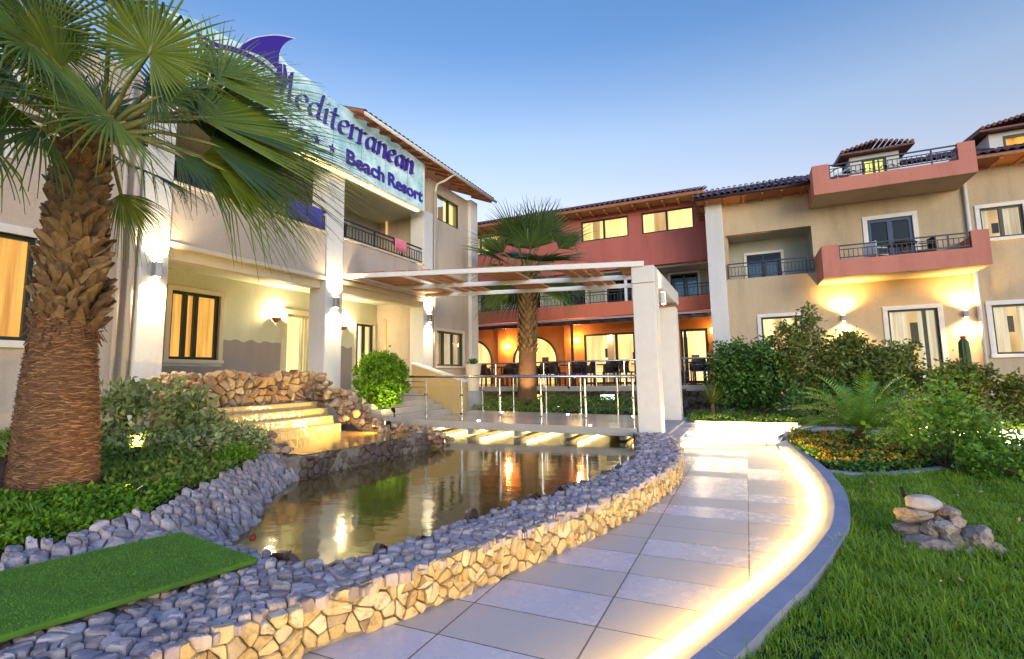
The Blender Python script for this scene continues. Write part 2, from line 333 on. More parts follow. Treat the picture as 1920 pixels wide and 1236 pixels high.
# a wall plane: axis 'q' faces the viewer (-q), u = p;  axis 'p' faces +p, u = q;  d > 0 comes out of the wall
def P3(axis, c, u, d, z): return (u, c-d, z) if axis == 'q' else (c+d, u, z)
def abox(mb, axis, c, u0, u1, d0, d1, z0, z1):
    return mb.box(u0, u1, c-d0, c-d1, z0, z1) if axis == 'q' else mb.box(c+d0, c+d1, u0, u1, z0, z1)
def wallpanel(mb, axis, c, u0, u1, z0, z1, holes=(), depth=.22):
    us = sorted({u0, u1, *[h[0] for h in holes], *[h[1] for h in holes]}); zs = sorted({z0, z1, *[h[2] for h in holes], *[h[3] for h in holes]})
    us = [u for u in us if u0 <= u <= u1]; zs = [z for z in zs if z0 <= z <= z1]
    def hole(u, z): return any(a < u < b and c2 < z < d for a, b, c2, d in holes)
    for i in range(len(us)-1):
        for j in range(len(zs)-1):
            if hole((us[i]+us[i+1])/2, (zs[j]+zs[j+1])/2): continue
            for d in (0, -depth):
                mb.add([P3(axis, c, us[i], d, zs[j]), P3(axis, c, us[i+1], d, zs[j]), P3(axis, c, us[i+1], d, zs[j+1]), P3(axis, c, us[i], d, zs[j+1])], [(0, 1, 2, 3)])
    for a, b, e, f in list(holes) + [(u0, u1, z0, z1)]:
        for (ua, za), (ub, zb) in (((a, e), (b, e)), ((b, e), (b, f)), ((b, f), (a, f)), ((a, f), (a, e))):
            mb.add([P3(axis, c, ua, 0, za), P3(axis, c, ub, 0, zb), P3(axis, c, ub, -depth, zb), P3(axis, c, ua, -depth, za)], [(0, 1, 2, 3)])
    return mb
def window(parent, axis, c, u0, u1, z0, z1, lit='lit_upper', frame='dark_frame', splits=(.5,), trim=None, fw_=.055, inset=.10, curtain=True, label=None, name='window', back=.14, tw=.10, sill=True):
    m = MB(); d0, d1 = -inset, -inset+.06
    abox(m, axis, c, u0, u1, d0, d1, z1-fw_, z1); abox(m, axis, c, u0, u1, d0, d1, z0, z0+fw_)
    abox(m, axis, c, u0, u0+fw_, d0, d1, z0+fw_, z1-fw_); abox(m, axis, c, u1-fw_, u1, d0, d1, z0+fw_, z1-fw_)
    for s in splits:
        x = u0+(u1-u0)*s; abox(m, axis, c, x-fw_*.7, x+fw_*.7, d0-.003, d1+.012, z0+fw_, z1-fw_)
    f = m.build(name, frame, parent)
    if label: f['label'] = label
    m = MB(); m.add([P3(axis, c, u0+.01, d0+.02, z0+.01), P3(axis, c, u1-.01, d0+.02, z0+.01), P3(axis, c, u1-.01, d0+.02, z1-.01), P3(axis, c, u0+.01, d0+.02, z1-.01)], [(0, 1, 2, 3)])
    m.build('pane', 'glass', f)
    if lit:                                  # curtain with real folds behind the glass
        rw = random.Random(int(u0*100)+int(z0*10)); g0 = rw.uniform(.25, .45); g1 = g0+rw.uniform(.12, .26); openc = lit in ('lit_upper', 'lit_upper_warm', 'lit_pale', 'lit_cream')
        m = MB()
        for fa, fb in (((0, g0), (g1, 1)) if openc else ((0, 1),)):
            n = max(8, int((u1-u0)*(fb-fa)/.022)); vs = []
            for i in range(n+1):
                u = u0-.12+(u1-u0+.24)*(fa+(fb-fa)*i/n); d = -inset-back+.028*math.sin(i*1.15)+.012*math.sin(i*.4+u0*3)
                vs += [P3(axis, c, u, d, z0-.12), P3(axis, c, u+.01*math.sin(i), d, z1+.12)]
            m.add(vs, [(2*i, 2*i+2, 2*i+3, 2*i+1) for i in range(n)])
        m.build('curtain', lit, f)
        if openc:
            m = MB(); m.add([P3(axis, c, u0-.7, -1.5, z0-.5), P3(axis, c, u1+.7, -1.5, z0-.5), P3(axis, c, u1+.7, -1.5, z1+.4), P3(axis, c, u0-.7, -1.5, z1+.4)], [(0, 1, 2, 3)]); m.build('room_back', 'lit_dim', f)
            m = MB(); w_ = u0+(u1-u0)*rw.uniform(.3, .6); abox(m, axis, c, w_-.22, w_+.16, -1.46, -1.2, z0-.5, z0+(z1-z0)*rw.uniform(.25, .5)); abox(m, axis, c, w_+.3, w_+.55, -1.49, -1.45, z0+(z1-z0)*.5, z0+(z1-z0)*.85); m.build('room_furniture', 'wood_dark', f)
    if trim:
        m = MB(); t = tw
        abox(m, axis, c, u0-t, u0, -.06, .035, z0, z1); abox(m, axis, c, u1, u1+t, -.06, .035, z0, z1); abox(m, axis, c, u0-t, u1+t, -.06, .038, z1, z1+t)
        if sill: abox(m, axis, c, u0-t-.02, u1+t+.02, -.06, .06, z0-t*.8, z0)
        m.build('surround', trim, f, bevel=.006)
    return f
def railing(parent, axis, c, u0, u1, z0, z1, mat='iron_rail', step=.115, name='railing', posts=1.2):
    m = MB(); abox(m, axis, c, u0, u1, -.02, .02, z1-.035, z1); abox(m, axis, c, u0, u1, -.012, .012, z0+.06, z0+.085); abox(m, axis, c, u0, u1, -.012, .012, z1-.14, z1-.118)
    n = max(2, round((u1-u0)/step))
    for i in range(n+1):
        u = u0+.012+(u1-u0-.024)*i/n; big = (i % max(2, round(posts/step)) == 0)
        w = .018 if big else .008
        abox(m, axis, c, u-w, u+w, -w, w, z0 if big else z0+.085, z1-.035 if big else z1-.14)
    return m.build(name, mat, parent)
def tiles_edge(mb, axis, c, u0, u1, z, run, rise, pitch=.2, r=.075, rows=2):
    """curved clay tiles along an eave; the roof climbs away from the viewer"""
    n = int((u1-u0)/pitch)
    for i in range(n):
        u = u0+pitch*(i+.5)+random.uniform(-.006, .006); L = run
        for k in range(rows):
            a, b = L*k/rows, L*(k+1)/rows+.04; vs = []
            for (t, rr_) in ((a, r), (b, r*.86)):
                for j in range(7):
                    an = math.pi*j/6; vs.append(P3(axis, c, u+rr_*math.cos(an), -t, z+rise*t/run+rr_*math.sin(an)*.95+.012*(1 if t == a else 0)))
            mb.add(vs, [(j, j+1, 8+j, 7+j) for j in range(6)])
    mb.add([P3(axis, c, u0, -.03, z), P3(axis, c, u1, -.03, z), P3(axis, c, u1, -run, z+rise*.985), P3(axis, c, u0, -run, z+rise*.985)], [(0, 1, 2, 3)])
def catmull(pts, per=8):
    P = [np.array(p, float) for p in pts]; P = [2*P[0]-P[1]] + P + [2*P[-1]-P[-2]]; out = []
    for i in range(1, len(P)-2):
        for k in range(per):
            t = k/per; a, b, c, d = P[i-1:i+3]
            out.append(.5*((2*b)+(c-a)*t+(2*a-5*b+4*c-d)*t*t+(3*b-a-3*c+d)*t**3))
    out.append(P[-2]); return np.array(out)
def inpoly(x, y, poly):
    x = np.asarray(x); y = np.asarray(y); r = np.zeros(x.shape, bool); n = len(poly)
    for i in range(n):
        (x0, y0), (x1, y1) = poly[i], poly[(i+1) % n]
        if y0 == y1: continue
        r ^= ((y0 > y) != (y1 > y)) & (x < (x1-x0)*(y-y0)/(y1-y0)+x0)
    return r
def cells(poly, spacing, jitter=.46, drop=.16):
    """irregular polygonal cells (a Voronoi cut of jittered points) covering a 2D polygon"""
    P = np.array(poly); lo = P.min(0)-spacing*2; hi = P.max(0)+spacing*2; pts = []
    ny = int((hi[1]-lo[1])/(spacing*.87))+1; nx = int((hi[0]-lo[0])/spacing)+1
    for j in range(ny):
        for i in range(nx): pts.append((lo[0]+(i+.5*(j % 2))*spacing, lo[1]+j*spacing*.87))
    pts = np.array(pts)+RNG.uniform(-jitter, jitter, (len(pts), 2))*spacing
    pts = pts[RNG.random(len(pts)) > drop]; keep = inpoly(pts[:, 0], pts[:, 1], poly); out = []
    for k in np.nonzero(keep)[0]:
        c = pts[k]; s = spacing*1.3; pg = [c+np.array(d)*s for d in ((-1,-1),(1,-1),(1,1),(-1,1))]
        dd = ((pts-c)**2).sum(1); nb = np.argsort(dd)[1:19]
        for j in nb:
            m = (c+pts[j])/2; n = pts[j]-c; q = []
            for a in range(len(pg)):
                A, B = pg[a], pg[(a+1) % len(pg)]; da, db = (A-m)@n, (B-m)@n
                if da <= 0: q.append(A)
                if da*db < 0: q.append(A+(B-A)*da/(da-db))
            pg = q
            if len(pg) < 3: break
        if len(pg) >= 3: out.append((c, np.array(pg)))
    return out
def stones(cl, fmap, height=.045, gap=.006, var=.5, base=-.03, cut=.16, tiltk=.30):
    """flat-topped broken stones over the cells; fmap(u, v, h) -> 3D"""
    mb = MB()
    for c, pg in cl:
        cen = pg.mean(0); q = []; n0 = len(pg)
        for a in range(n0):
            A, B = pg[a], pg[(a+1) % n0]; k = cut*random.uniform(.5, 1.5); q += [A*(1-k)+B*k, (A+B)/2+RNG.normal(0, .03, 2)*np.linalg.norm(B-A), A*k+B*(1-k)]
        q = np.array(q); rad = np.sqrt(((q-cen)**2).sum(1)).mean()
        if rad < gap*2: continue
        sc = max(.3, 1-gap/rad); h = height*(1+random.uniform(-var, var)); tilt = RNG.normal(0, tiltk, 2)*height/.05*.6; n = len(q); vs = []; off = RNG.uniform(-.25, .25, 2)*rad
        for s_, hh in ((1.0, None), (1.0, .40), (.93, .82), (.72, 1.0), (.36, 1.02)):
            for k in range(n):
                d = (q[k]-cen)*sc*s_+off*(1-s_)*.5; z = base if hh is None else hh*h+d@tilt+random.gauss(0, .045)*h
                vs.append(fmap(cen[0]+d[0], cen[1]+d[1], z))
        vs.append(fmap(cen[0]+off[0]*.5, cen[1]+off[1]*.5, h*1.0+(off*.5)@tilt))
        fs = [(r*n+k, r*n+(k+1) % n, (r+1)*n+(k+1) % n, (r+1)*n+k) for r in range(4) for k in range(n)] + [(4*n+k, 4*n+(k+1) % n, 5*n) for k in range(n)]
        mb.add(vs, fs)
    return mb
def rock(c, r, sq=(1, 1, .75), seed=0, rough=.22, sub=2, flat=0):
    """one angular rock: a subdivided octahedron pushed about by planes and noise -> verts, faces"""
    rg = np.random.default_rng(seed); V = [np.array(v, float) for v in ((1,0,0),(-1,0,0),(0,1,0),(0,-1,0),(0,0,1),(0,0,-1))]
    F = [(0,2,4),(2,1,4),(1,3,4),(3,0,4),(2,0,5),(1,2,5),(3,1,5),(0,3,5)]
    for _ in range(sub):
        mid = {}; G = []
        def m(a, b):
            k = (min(a, b), max(a, b))
            if k not in mid: v = V[a]+V[b]; mid[k] = len(V); V.append(v/np.linalg.norm(v))
            return mid[k]
        for a, b, d in F:
            x, y, z = m(a, b), m(b, d), m(d, a); G += [(a,x,z),(x,b,y),(z,y,d),(x,y,z)]
        F = G
    V = np.array(V); ns = rg.normal(size=(16, 3)); ns /= np.linalg.norm(ns, axis=1)[:, None]; off = rg.uniform(.58, .92, 16) if flat == 0 else rg.uniform(.8, .98, 16)
    for n, o in zip(ns, off):
        d = V@n; V = V-np.outer(np.maximum(0, d-o), n)*.97
    so = Vector(rg.uniform(-50, 50, 3)); V = np.array([v*(1+rough*(.45*mnoise.noise(Vector(v)*1.6+so)+.28*mnoise.noise(Vector(v)*4.3+so)+.16*mnoise.noise(Vector(v)*10+so))) for v in V]); a = rg.uniform(0, 6.28); R = np.array([[math.cos(a), -math.sin(a), 0], [math.sin(a), math.cos(a), 0], [0, 0, 1]])
    V = (V*np.array(sq)*r)@R.T
    return V+np.array(c), F
def rubble(mb, pts, seed=0):
    for i, (c, r) in enumerate(pts):
        V, F = rock(c, r, (random.uniform(.8, 1.25), random.uniform(.8, 1.2), random.uniform(.6, .95)), seed*977+i, .25, 2); mb.add([tuple(v) for v in V], F)
    return mb
def leaves(n, centers, size, aspect=.5, up=.3, fold=.25):
    """n folded leaves (two quads each) with random turn -> V, F"""
    C = np.asarray(centers); n = len(C); s = np.asarray(size)*RNG.uniform(.5, 1.45, n)
    d = RNG.normal(size=(n, 3)); d[:, 2] = d[:, 2]*.7+up; d /= np.linalg.norm(d, axis=1)[:, None]
    r = RNG.normal(size=(n, 3)); x = np.cross(d, r); x /= np.linalg.norm(x, axis=1)[:, None]; nn = np.cross(x, d)
    w = (s*aspect)[:, None]; L = s[:, None]
    a = C; m = C+d*L*.55; t = C+d*L-nn*L*.12
    l = m+x*w*.5+nn*w*fold; rr2 = m-x*w*.5+nn*w*fold
    V = np.stack([a, l, t, rr2, m], 1).reshape(-1, 3); o = np.arange(n)[:, None]*5
    F = np.concatenate([o+np.array([[0, 4, 2, 1]]), o+np.array([[0, 3, 2, 4]])])
    return V, F
# ================================================================== the setting
def sheet(name, poly, z, mat, kind='structure', label=None, cat=None, smooth=False):
    m = MB(); m.add([(x, y, z) for x, y in poly], [tuple(range(len(poly)))]); o = m.build(name, mat, None, (0, 0, 0)); tag(o, label, cat, None, kind); return o
sheet('ground', [(-900, -900), (900, -900), (900, 900), (-900, 900)], -.06, 'soil')
KI = [(.40, 10.6), (.45, 9.9), (.55, 8.62), (.595, 7.4), (.575, 6.3), (.44, 5.2), (.24, 4.42), (.02, 3.75), (-.19, 3.2), (-.40, 2.65), (-.85, 1.6), (-1.4, .4)]     # foot of the kerb
KW = [.18, .20, .24, .27, .27, .27, .27, .28, .28, .29, .30, .30]
WO = [(-1.42, 9.85), (-1.16, 8.9), (-.97, 8.0), (-.86, 7.1), (-.90, 6.0), (-1.06, 4.95), (-1.36, 3.85), (-1.62, 3.05), (-1.85, 2.42), (-2.06, 1.95), (-2.2, 1.55), (-2.27, .9), (-2.3, .2)]  # outer edge of the pond wall
WI = [(-2.02, 9.85), (-1.84, 9.2), (-1.66, 8.3), (-1.46, 7.2), (-1.47, 6.1), (-1.66, 5.0), (-1.90, 4.1), (-2.12, 3.2), (-2.22, 2.75), (-2.38, 2.42), (-2.9, 2.36)]
ki, wo, wi = catmull(KI), catmull(WO), catmull(WI)
kw = np.interp(np.linspace(0, 1, len(ki)), np.linspace(0, 1, len(KW)), KW)
def normals2(c):
    t = np.gradient(c, axis=0); t /= np.linalg.norm(t, axis=1)[:, None]; return np.stack([t[:, 1], -t[:, 0]], 1)
# paved path between the pond wall and the kerb
m = MB(); m.add([(x-.05, y, 0) for x, y in wo] + [(x+.05, y, 0) for x, y in ki[::-1]], [tuple(range(len(wo)+len(ki)))])
tag(m.build('path', 'paving_tile'), None, None, None, 'structure')
# shallow steps and the upper walk that crosses to the right
UP = [(-1.5, 11.15), (.62, 11.75), (1.3, 11.65), (2.2, 11.2), (3.1, 10.7), (3.8, 10.38), (6.2, 9.4), (7, 11.3), (4.85, 12.75), (2.9, 13.0), (1, 13.12), (-1.5, 13.1)]
m = MB(); m.prism(UP, lambda u, v, d: (u, v, d), -.05, .15); tag(m.build('upper_walk', 'paving_tile', bevel=.008), None, None, None, 'structure')
m = MB()
for k, (dz, a) in enumerate(((.05, 0.0), (.10, .42))):
    m.prism([(-1.28, 10.05+a), (.50, 10.92+a), (.62, 11.9), (-1.28, 11.3)], lambda u, v, d: (u, v, d), -.05, dz)
tag(m.build('path_steps', 'paving_tile', bevel=.006), None, None, None, 'structure')
# kerb: sloped lit face and flat top, in lengths with open joints
nrm = -normals2(ki); nrm = np.where((nrm[:, :1] < 0), -nrm, nrm)
prof = [(0, -.05), (.0, .040), (.03, .054), (.09, .078), (.15, .098), (None, .105), (None, -.05)]
m = MB(); L = np.concatenate([[0], np.cumsum(np.linalg.norm(np.diff(ki, axis=0), axis=1))]); ns = int(L[-1]/.62)
for s in range(ns):
    ls = np.linspace(L[-1]*s/ns+.003, L[-1]*(s+1)/ns-.003, 7); rows = []
    for l in ls:
        p = np.array([np.interp(l, L, ki[:, 0]), np.interp(l, L, ki[:, 1])]); nn = np.array([np.interp(l, L, nrm[:, 0]), np.interp(l, L, nrm[:, 1])]); w = np.interp(l, L, kw)
        rows.append([(*(p+nn*(w if a is None else a)), z) for a, z in prof])
    k = len(prof); m.add([v for r in rows for v in r], [(i*k+j, (i+1)*k+j, (i+1)*k+j+1, i*k+j+1) for i in range(6) for j in range(k-1)] + [tuple(range(k)), tuple(range(6*k, 7*k))[::-1]])
o = tag(m.build('kerb', 'concrete'), None, None, None, 'structure')
# warm light line laid along the foot of the kerb
m = MB(); sel = [i for i in range(len(ki)) if ki[i, 1] < 9.95]
a = [(*(ki[i]-nrm[i]*.018), .056) for i in sel]; b = [(*(ki[i]-nrm[i]*.008), .074) for i in sel]; c = [(*(ki[i]+nrm[i]*.002), .060) for i in sel]; n = len(sel)
m.add(a+b+c, [(i, i+1, n+i+1, n+i) for i in range(n-1)] + [(n+i, n+i+1, 2*n+i+1, 2*n+i) for i in range(n-1)])
o = m.build('light_strip', 'led_warm', None, (.4, 6, 0)); tag(o, 'warm light strip glowing along the inner edge of the curved path kerb', 'light strip')
# lawn and garden soil
ko = ki + nrm*kw[:, None]
LAWN = [tuple(x-nrm_*.02) for x, nrm_ in zip(ko[10:], nrm[10:])] + [(-1.2, .2), (7, .2), (9, 9), (3.2, 9.55), (2.1, 8.35), (1.35, 7.75), (.86, 7.75)]
sheet('lawn', LAWN, .03, 'lawn_base')
sheet('flower_bed', [(.55, 10.3), (.72, 8.6), (.86, 7.75), (1.35, 7.75), (2.1, 8.35), (3.2, 9.55), (5.6, 9.4), (3.8, 10.35), (3.1, 10.66), (2.2, 11.15), (1.3, 11.6), (.66, 11.7)], .045, 'soil')
sheet('garden_soil', [(-1.5, 13.15), (1, 13.15), (2.9, 13.05), (4.85, 12.8), (12, 12), (14, 18.2), (-1.5, 18.2)], .12, 'soil')
def grid(name, p0, p1, q0, q1, n, m_, zf, mat):
    X, Y = np.meshgrid(np.linspace(p0, p1, n), np.linspace(q0, q1, m_)); Z = zf(X, Y); V = np.stack([X, Y, Z], -1).reshape(-1, 3)
    i = np.arange((m_-1)*n).reshape(m_-1, n)[:, :-1].ravel(); o = arrays(name, V, np.stack([i, i+1, i+n+1, i+n], 1), mat, None, (0, 0, 0), True); o['kind'] = 'structure'; return o
LB = catmull([(-3.4, .2), (-4.05, 1.4), (-4.14, 1.9), (-4.34, 2.57), (-5.12, 3.74), (-5.98, 4.85), (-6.35, 5.35)])        # back edge of the stone bank
def zleft(X, Y):
    e = np.interp(Y, LB[:, 1], LB[:, 0]); d = np.maximum(0, e-X); return .27+.10*np.minimum(d, 4)+.02*np.sin(X*3.1)*np.cos(Y*2.7)-np.where(X > e, (X-e)*1.6, 0)
grid('garden_bank', -9.2, -3.6, -1.5, 5.6, 40, 50, zleft, 'soil')
grid('garden_mound', -12, -1.9, 13.0, 16.6, 40, 20, lambda X, Y: .16+.28*np.clip((Y-13.2)/2.0, 0, 1)+.03*np.sin(X*2.2+Y), 'lawn_base')
# water
sheet('pond_water', [(-1.5, 9.9), (-1.5, 6.0), (-1.7, 4.0), (-2.2, 2.3), (-4.4, 2.2), (-5.4, 4), (-6.2, 5.3), (-7.4, 8.2), (-7.6, 10), (-7.6, 13.1), (-1.6, 13.1)], .03, 'pond_surface')
sheet('basin_water', [(-5.5, 5.15), (-5.42, 5.8), (-5.40, 7.4), (-5.7, 7.9), (-7.6, 7.7), (-7.6, 5.2)], .335, 'basin_surface')

# ================================================================== stonework round the pond
pw = thing('stone_wall', 'low curved pond wall of yellow stones with a bluish cobble top, beside the lit path', 'stone wall', (-1.3, 6, 0))
top = [tuple(x) for x in wo] + [(-4.0, .2), (-4.12, 1.8), (-4.2, 2.35), (-3.55, 2.5)] + [tuple(x) for x in wi[::-1]]
def ztop(u, v): return .232 + .016*math.sin(u*5+v*3)*math.cos(v*4.1)
stones(cells(top, .064, .5, .2), lambda u, v, h: (u, v, ztop(u, v)+h), .024, .0032, .8).build('cobble_top', 'cobble', pw, smooth=34)
Lw = np.concatenate([[0], np.cumsum(np.linalg.norm(np.diff(wo, axis=0), axis=1))]); nw = normals2(wo); nw = np.where(nw[:, :1] < 0, -nw, nw)
def wallmap(u, v, h):
    p = np.array([np.interp(u, Lw, wo[:, 0]), np.interp(u, Lw, wo[:, 1])]); nn = np.array([np.interp(u, Lw, nw[:, 0]), np.interp(u, Lw, nw[:, 1])]); return (*(p+nn*(h-.015)), min(.252+.008*math.sin(u*9)+.006*math.sin(u*31), max(.0, v)))
stones(cells([(0, .005), (Lw[-1], .005), (Lw[-1], .245), (0, .245)], .066, .5, .28), wallmap, .024, .0032, .6, -.03, .12, .18).build('facing_stones', 'wall_stone', pw, smooth=34)
m = MB(); n = len(wo); m.add([(*(wo[i]-nw[i]*.03), z) for z in (-.05, .225) for i in range(n)], [(i, i+1, n+i+1, n+i) for i in range(n-1)])
m.add([(x, y, .203) for x, y in top], [tuple(range(len(top)))]); k = len(wi)
m.add([(x, y, z) for z in (-.05, .225) for x, y in wi], [(i, i+1, k+i+1, k+i) for i in range(k-1)]); m.build('mortar', 'mortar', pw)
Li = np.concatenate([[0], np.cumsum(np.linalg.norm(np.diff(wi, axis=0), axis=1))]); nwi = normals2(wi); nwi = np.where(nwi[:, :1] > 0, -nwi, nwi)
def innermap(u, v, h):
    p = np.array([np.interp(u, Li, wi[:, 0]), np.interp(u, Li, wi[:, 1])]); nn = np.array([np.interp(u, Li, nwi[:, 0]), np.interp(u, Li, nwi[:, 1])]); return (*(p+nn*(h-.02)), v)
stones(cells([(0, -.02), (Li[-1], -.02), (Li[-1], .24), (0, .24)], .11), innermap, .035, .007, .4).build('water_side_stones', 'wet_stone', pw, smooth=32)
# stone bank on the left, sloping to the water
sb = thing('stone_bank', 'sloping bank of rough grey and pink stones between the palm bed and the pond', 'stone bank', (-4.6, 3.2, .2))
LI = catmull([(-3.5, .8), (-3.62, 2.2), (-3.86, 2.75), (-4.18, 3.35), (-4.85, 4.05), (-5.2, 4.55), (-5.44, 5.0), (-5.5, 5.35)])
bank = [tuple(x) for x in LB] + [(-6.2, 5.6)] + [tuple(x) for x in LI[::-1]]
def zbank(u, v):
    a = np.interp(v, LB[:, 1], LB[:, 0]); b = np.interp(v, LI[:, 1], LI[:, 0]); t = min(1, max(0, (u-b)/min(-.05, a-b))); return .02+.32*t**.75
stones(cells(bank, .072, .5, .2), lambda u, v, h: (u, v, zbank(u, v)+h), .036, .005, .9, -.10, .12, .45).build('bank_stones', 'cobble', sb, smooth=32)
m = MB(); pb = cells(bank, .2)
nb = len(LB)
for i in range(nb-1):
    v0, v1 = LB[i, 1], LB[i+1, 1]; r = []
    for v in (v0, v1):
        a = np.interp(v, LB[:, 1], LB[:, 0]); b = np.interp(v, LI[:, 1], LI[:, 0])+.05
        r += [(a+(b-a)*k/4, v, zbank(a+(b-a)*k/4, v)-.03) for k in range(5)]
    m.add(r, [(k, k+1, 6+k, 5+k) for k in range(4)])
m.build('mortar', 'mortar', sb)
# cascade: rim, basin steps, back wall and the rubble on both sides
cs = thing('cascade', 'stepped golden water cascade with rubble stone back wall below the porch', 'cascade', (-6.8, 6.4, .2))
m = MB()
for z0, pe, q0, q1 in ((.50, -7.12, 5.38, 7.55), (.64, -7.40, 5.40, 7.65), (.78, -7.66, 5.36, 7.75), (.90, -7.92, 5.36, 7.72)):
    m.box(-8.5, pe, q0, q1, .0, z0)
m.build('water_step', 'wet_step', cs, bevel=.02)
stones(cells([(5.0, -.03), (8.1, -.03), (8.1, .33), (5.0, .33)], .12), lambda u, v, h: (-5.46+.03*math.sin(u*4)+h, u, min(v, .326+.012*math.sin(u*13))), .030, .006, .6, -.06, .14, .3).build('basin_rim', 'wet_stone', cs, smooth=32)
m = MB(); m.box(-5.62, -5.46, 5.0, 8.1, -.05, .325); m.build('rim_core', 'mortar', cs)
stones(cells([(4.95, .86), (8.15, .86), (8.15, 1.44), (4.95, 1.44)], .15), lambda u, v, h: (-8.22+h, u, v), .06, .007, .8, -.08, .13, .5).build('back_wall', 'rubble', cs, smooth=32)
m = MB(); rubble(m, [((-8.28+random.uniform(-.05, .05), 4.95+.13*i, 1.43+random.uniform(-.02, .03)), random.uniform(.07, .11)) for i in range(26)], 3); m.box(-8.6, -8.25, 4.9, 8.2, .2, 1.40); m.build('wall_cap', 'rubble', cs, smooth=32)
def slope_rocks(a, b, n, spread, r0, r1, seed, under=.0):
    out = []
    for i in range(n):
        t = random.random(); c = [a[k]+(b[k]-a[k])*t+random.gauss(0, spread[k]) for k in range(3)]
        base = a[2]+(b[2]-a[2])*t; c[2] = min(c[2], base+.10); out.append((c, random.uniform(r0, r1)))
    return out
m = MB(); rubble(m, slope_rocks((-8.3, 8.15, 1.25), (-7.0, 8.0, .55), 120, (.10, .16, .12), .05, .12, 1) + slope_rocks((-7.0, 8.0, .52), (-5.3, 8.25, .18), 120, (.08, .16, .06), .045, .10, 2) + slope_rocks((-5.3, 8.3, .14), (-6.9, 9.6, .16), 110, (.12, .16, .04), .045, .09, 5), 11); m.tube([(-8.35, 8.15, 1.15), (-7.0, 8.0, .42), (-5.4, 8.25, .08), (-6.9, 9.6, .1)], .11, 8)
tag(m.build('rock_bank', 'rubble', None, (-7, 8, .3), True), 'jumbled brown rock bank sloping down from the porch wall beside the round bush', 'rock bank')
m = MB(); rubble(m, slope_rocks((-8.3, 5.0, 1.3), (-7.2, 4.95, .75), 90, (.10, .14, .10), .06, .12, 3) + slope_rocks((-7.2, 4.95, .7), (-6.1, 5.15, .40), 90, (.12, .14, .06), .05, .10, 4), 23); m.tube([(-8.35, 5.0, 1.2), (-7.2, 4.95, .62), (-6.1, 5.15, .3)], .11, 8)
tag(m.build('rock_bank', 'rubble', None, (-7, 5, .3), True), 'jumbled rock bank behind the variegated shrubs, beside the palm bed', 'rock bank')
# entrance landing and stairs up to the porch
m = MB()
for k in range(5): m.box(-9.0, -7.25-.27*k, 9.2, 11.75, .0, .38+.13*(k+1))
tag(m.build('entrance_stairs', 'deck_stone', bevel=.01), None, None, None, 'structure')
m = MB(); m.box(-10.6, -8.55, 4.7, 12.9, .3, 1.03); tag(m.build('porch_floor', 'deck_stone'), None, None, None, 'structure')
m = MB(); m.prism([(-8.62, .3), (-6.95, .3), (-6.95, 1.20), (-7.02, 1.24), (-8.62, 1.72)], lambda u, z, d: (u, d, z), 11.85, 12.05)
t = thing('stair_parapet', 'ochre sloping parapet wall beside the porch stairs', 'parapet', (-7.8, 11.95, .4)); m.build('wall', 'plaster_ochre', t)
m = MB(); m.prism([(-8.62, 1.722), (-7.02, 1.242), (-6.92, 1.20), (-6.92, 1.24), (-7.0, 1.29), (-8.62, 1.775)], lambda u, z, d: (u, d, z), 11.81, 12.09); m.build('coping', 'trim_white', t)
# artificial turf mat
m = MB(); quad = [(-3.62, 2.33), (-2.66, 2.17), (-3.08, .05), (-4.2, .05)]; m.prism(quad, lambda u, v, d: (u, v, d), .285, .318)
o = m.build('turf_mat', 'turf_green', None, (-3.3, 1.4, .275), bevel=.012); tag(o, 'green artificial turf mat lying over the cobbles at the pond edge', 'turf mat')

k = 26000; lo, hi = np.min(quad, 0), np.max(quad, 0); P = RNG.uniform(lo, hi, (k*3, 2)); P = P[inpoly(P[:, 0], P[:, 1], quad)][:k]; P = P[P[:, 1] > .9]; k = len(P)
az = RNG.uniform(0, 6.283, k); hh = RNG.uniform(.005, .010, k); b = np.c_[P, np.full(k, .317)]; sx = np.c_[np.cos(az), np.sin(az), az*0]*.0028; tp = b+np.c_[RNG.normal(0, .006, (k, 2)), hh]
V = np.stack([b-sx, b+sx, tp], 1).reshape(-1, 3); ORG[o.name] = (-3.3, 1.4, .275); pl = arrays('pile', V, np.arange(k)[:, None]*3+np.array([[0, 1, 2]]), 'turf_pile', o)
# ================================================================== hotel wing on the left (faces the pond)
A = 'p'; F0, F1 = -8.6, -10.6
lw = thing('hotel_wing', 'beige hotel wing with white columns, a porch and a big sign, left of the pond', 'hotel building', (-9.5, 9, 0))
m = MB()
wallpanel(m, A, -8.78, -3, 4.62, 0, 6.4, [(1.15, 3.42, 1.92, 3.34), (1.7, 3.0, 4.35, 5.95)], .25)
m.build('wall', 'plaster_beige', lw); m = MB()
wallpanel(m, A, -8.72, 12.86, 15.32, 0, 7.62, [(13.30, 14.66, 6.40, 7.25), (13.26, 14.88, 1.70, 2.80)], .25)
m.build('wall', 'plaster_beige', lw)
m = MB(); m.box(-13, -8.97, 15.3, 15.5, 0, 7.6); m.build('side_wall', 'plaster_beige', lw)
m = MB(); m.box(-13, -10.9, -3, -2.8, 0, 6.4); m.build('side_wall', 'plaster_beige', lw)
for a, b, z in ((12.7, 12.85, .9), (4.45, 4.62, 0)):
    m = MB(); m.box(-10.6, -9.03, a, b, z, 6.4); m.build('side_wall', 'plaster_beige', lw)
m = MB(); wallpanel(m, A, F1, 4.62, 12.7, .9, 3.67, [(6.34, 7.40, 1.80, 3.22), (9.22, 9.98, 1.03, 3.02), (12.75, 12.8, 1, 2)][:2] + [(11.75, 12.55, 1.45, 3.0)], .2); m.build('porch_wall', 'plaster_pale', lw)
m = MB(); wallpanel(m, A, F1, 4.62, 12.7, 3.9, 6.36, [(9.9, 11.3, 3.95, 5.95), (6.2, 7.6, 3.95, 5.95)], .2); m.build('balcony_wall', 'plaster_sage', lw)
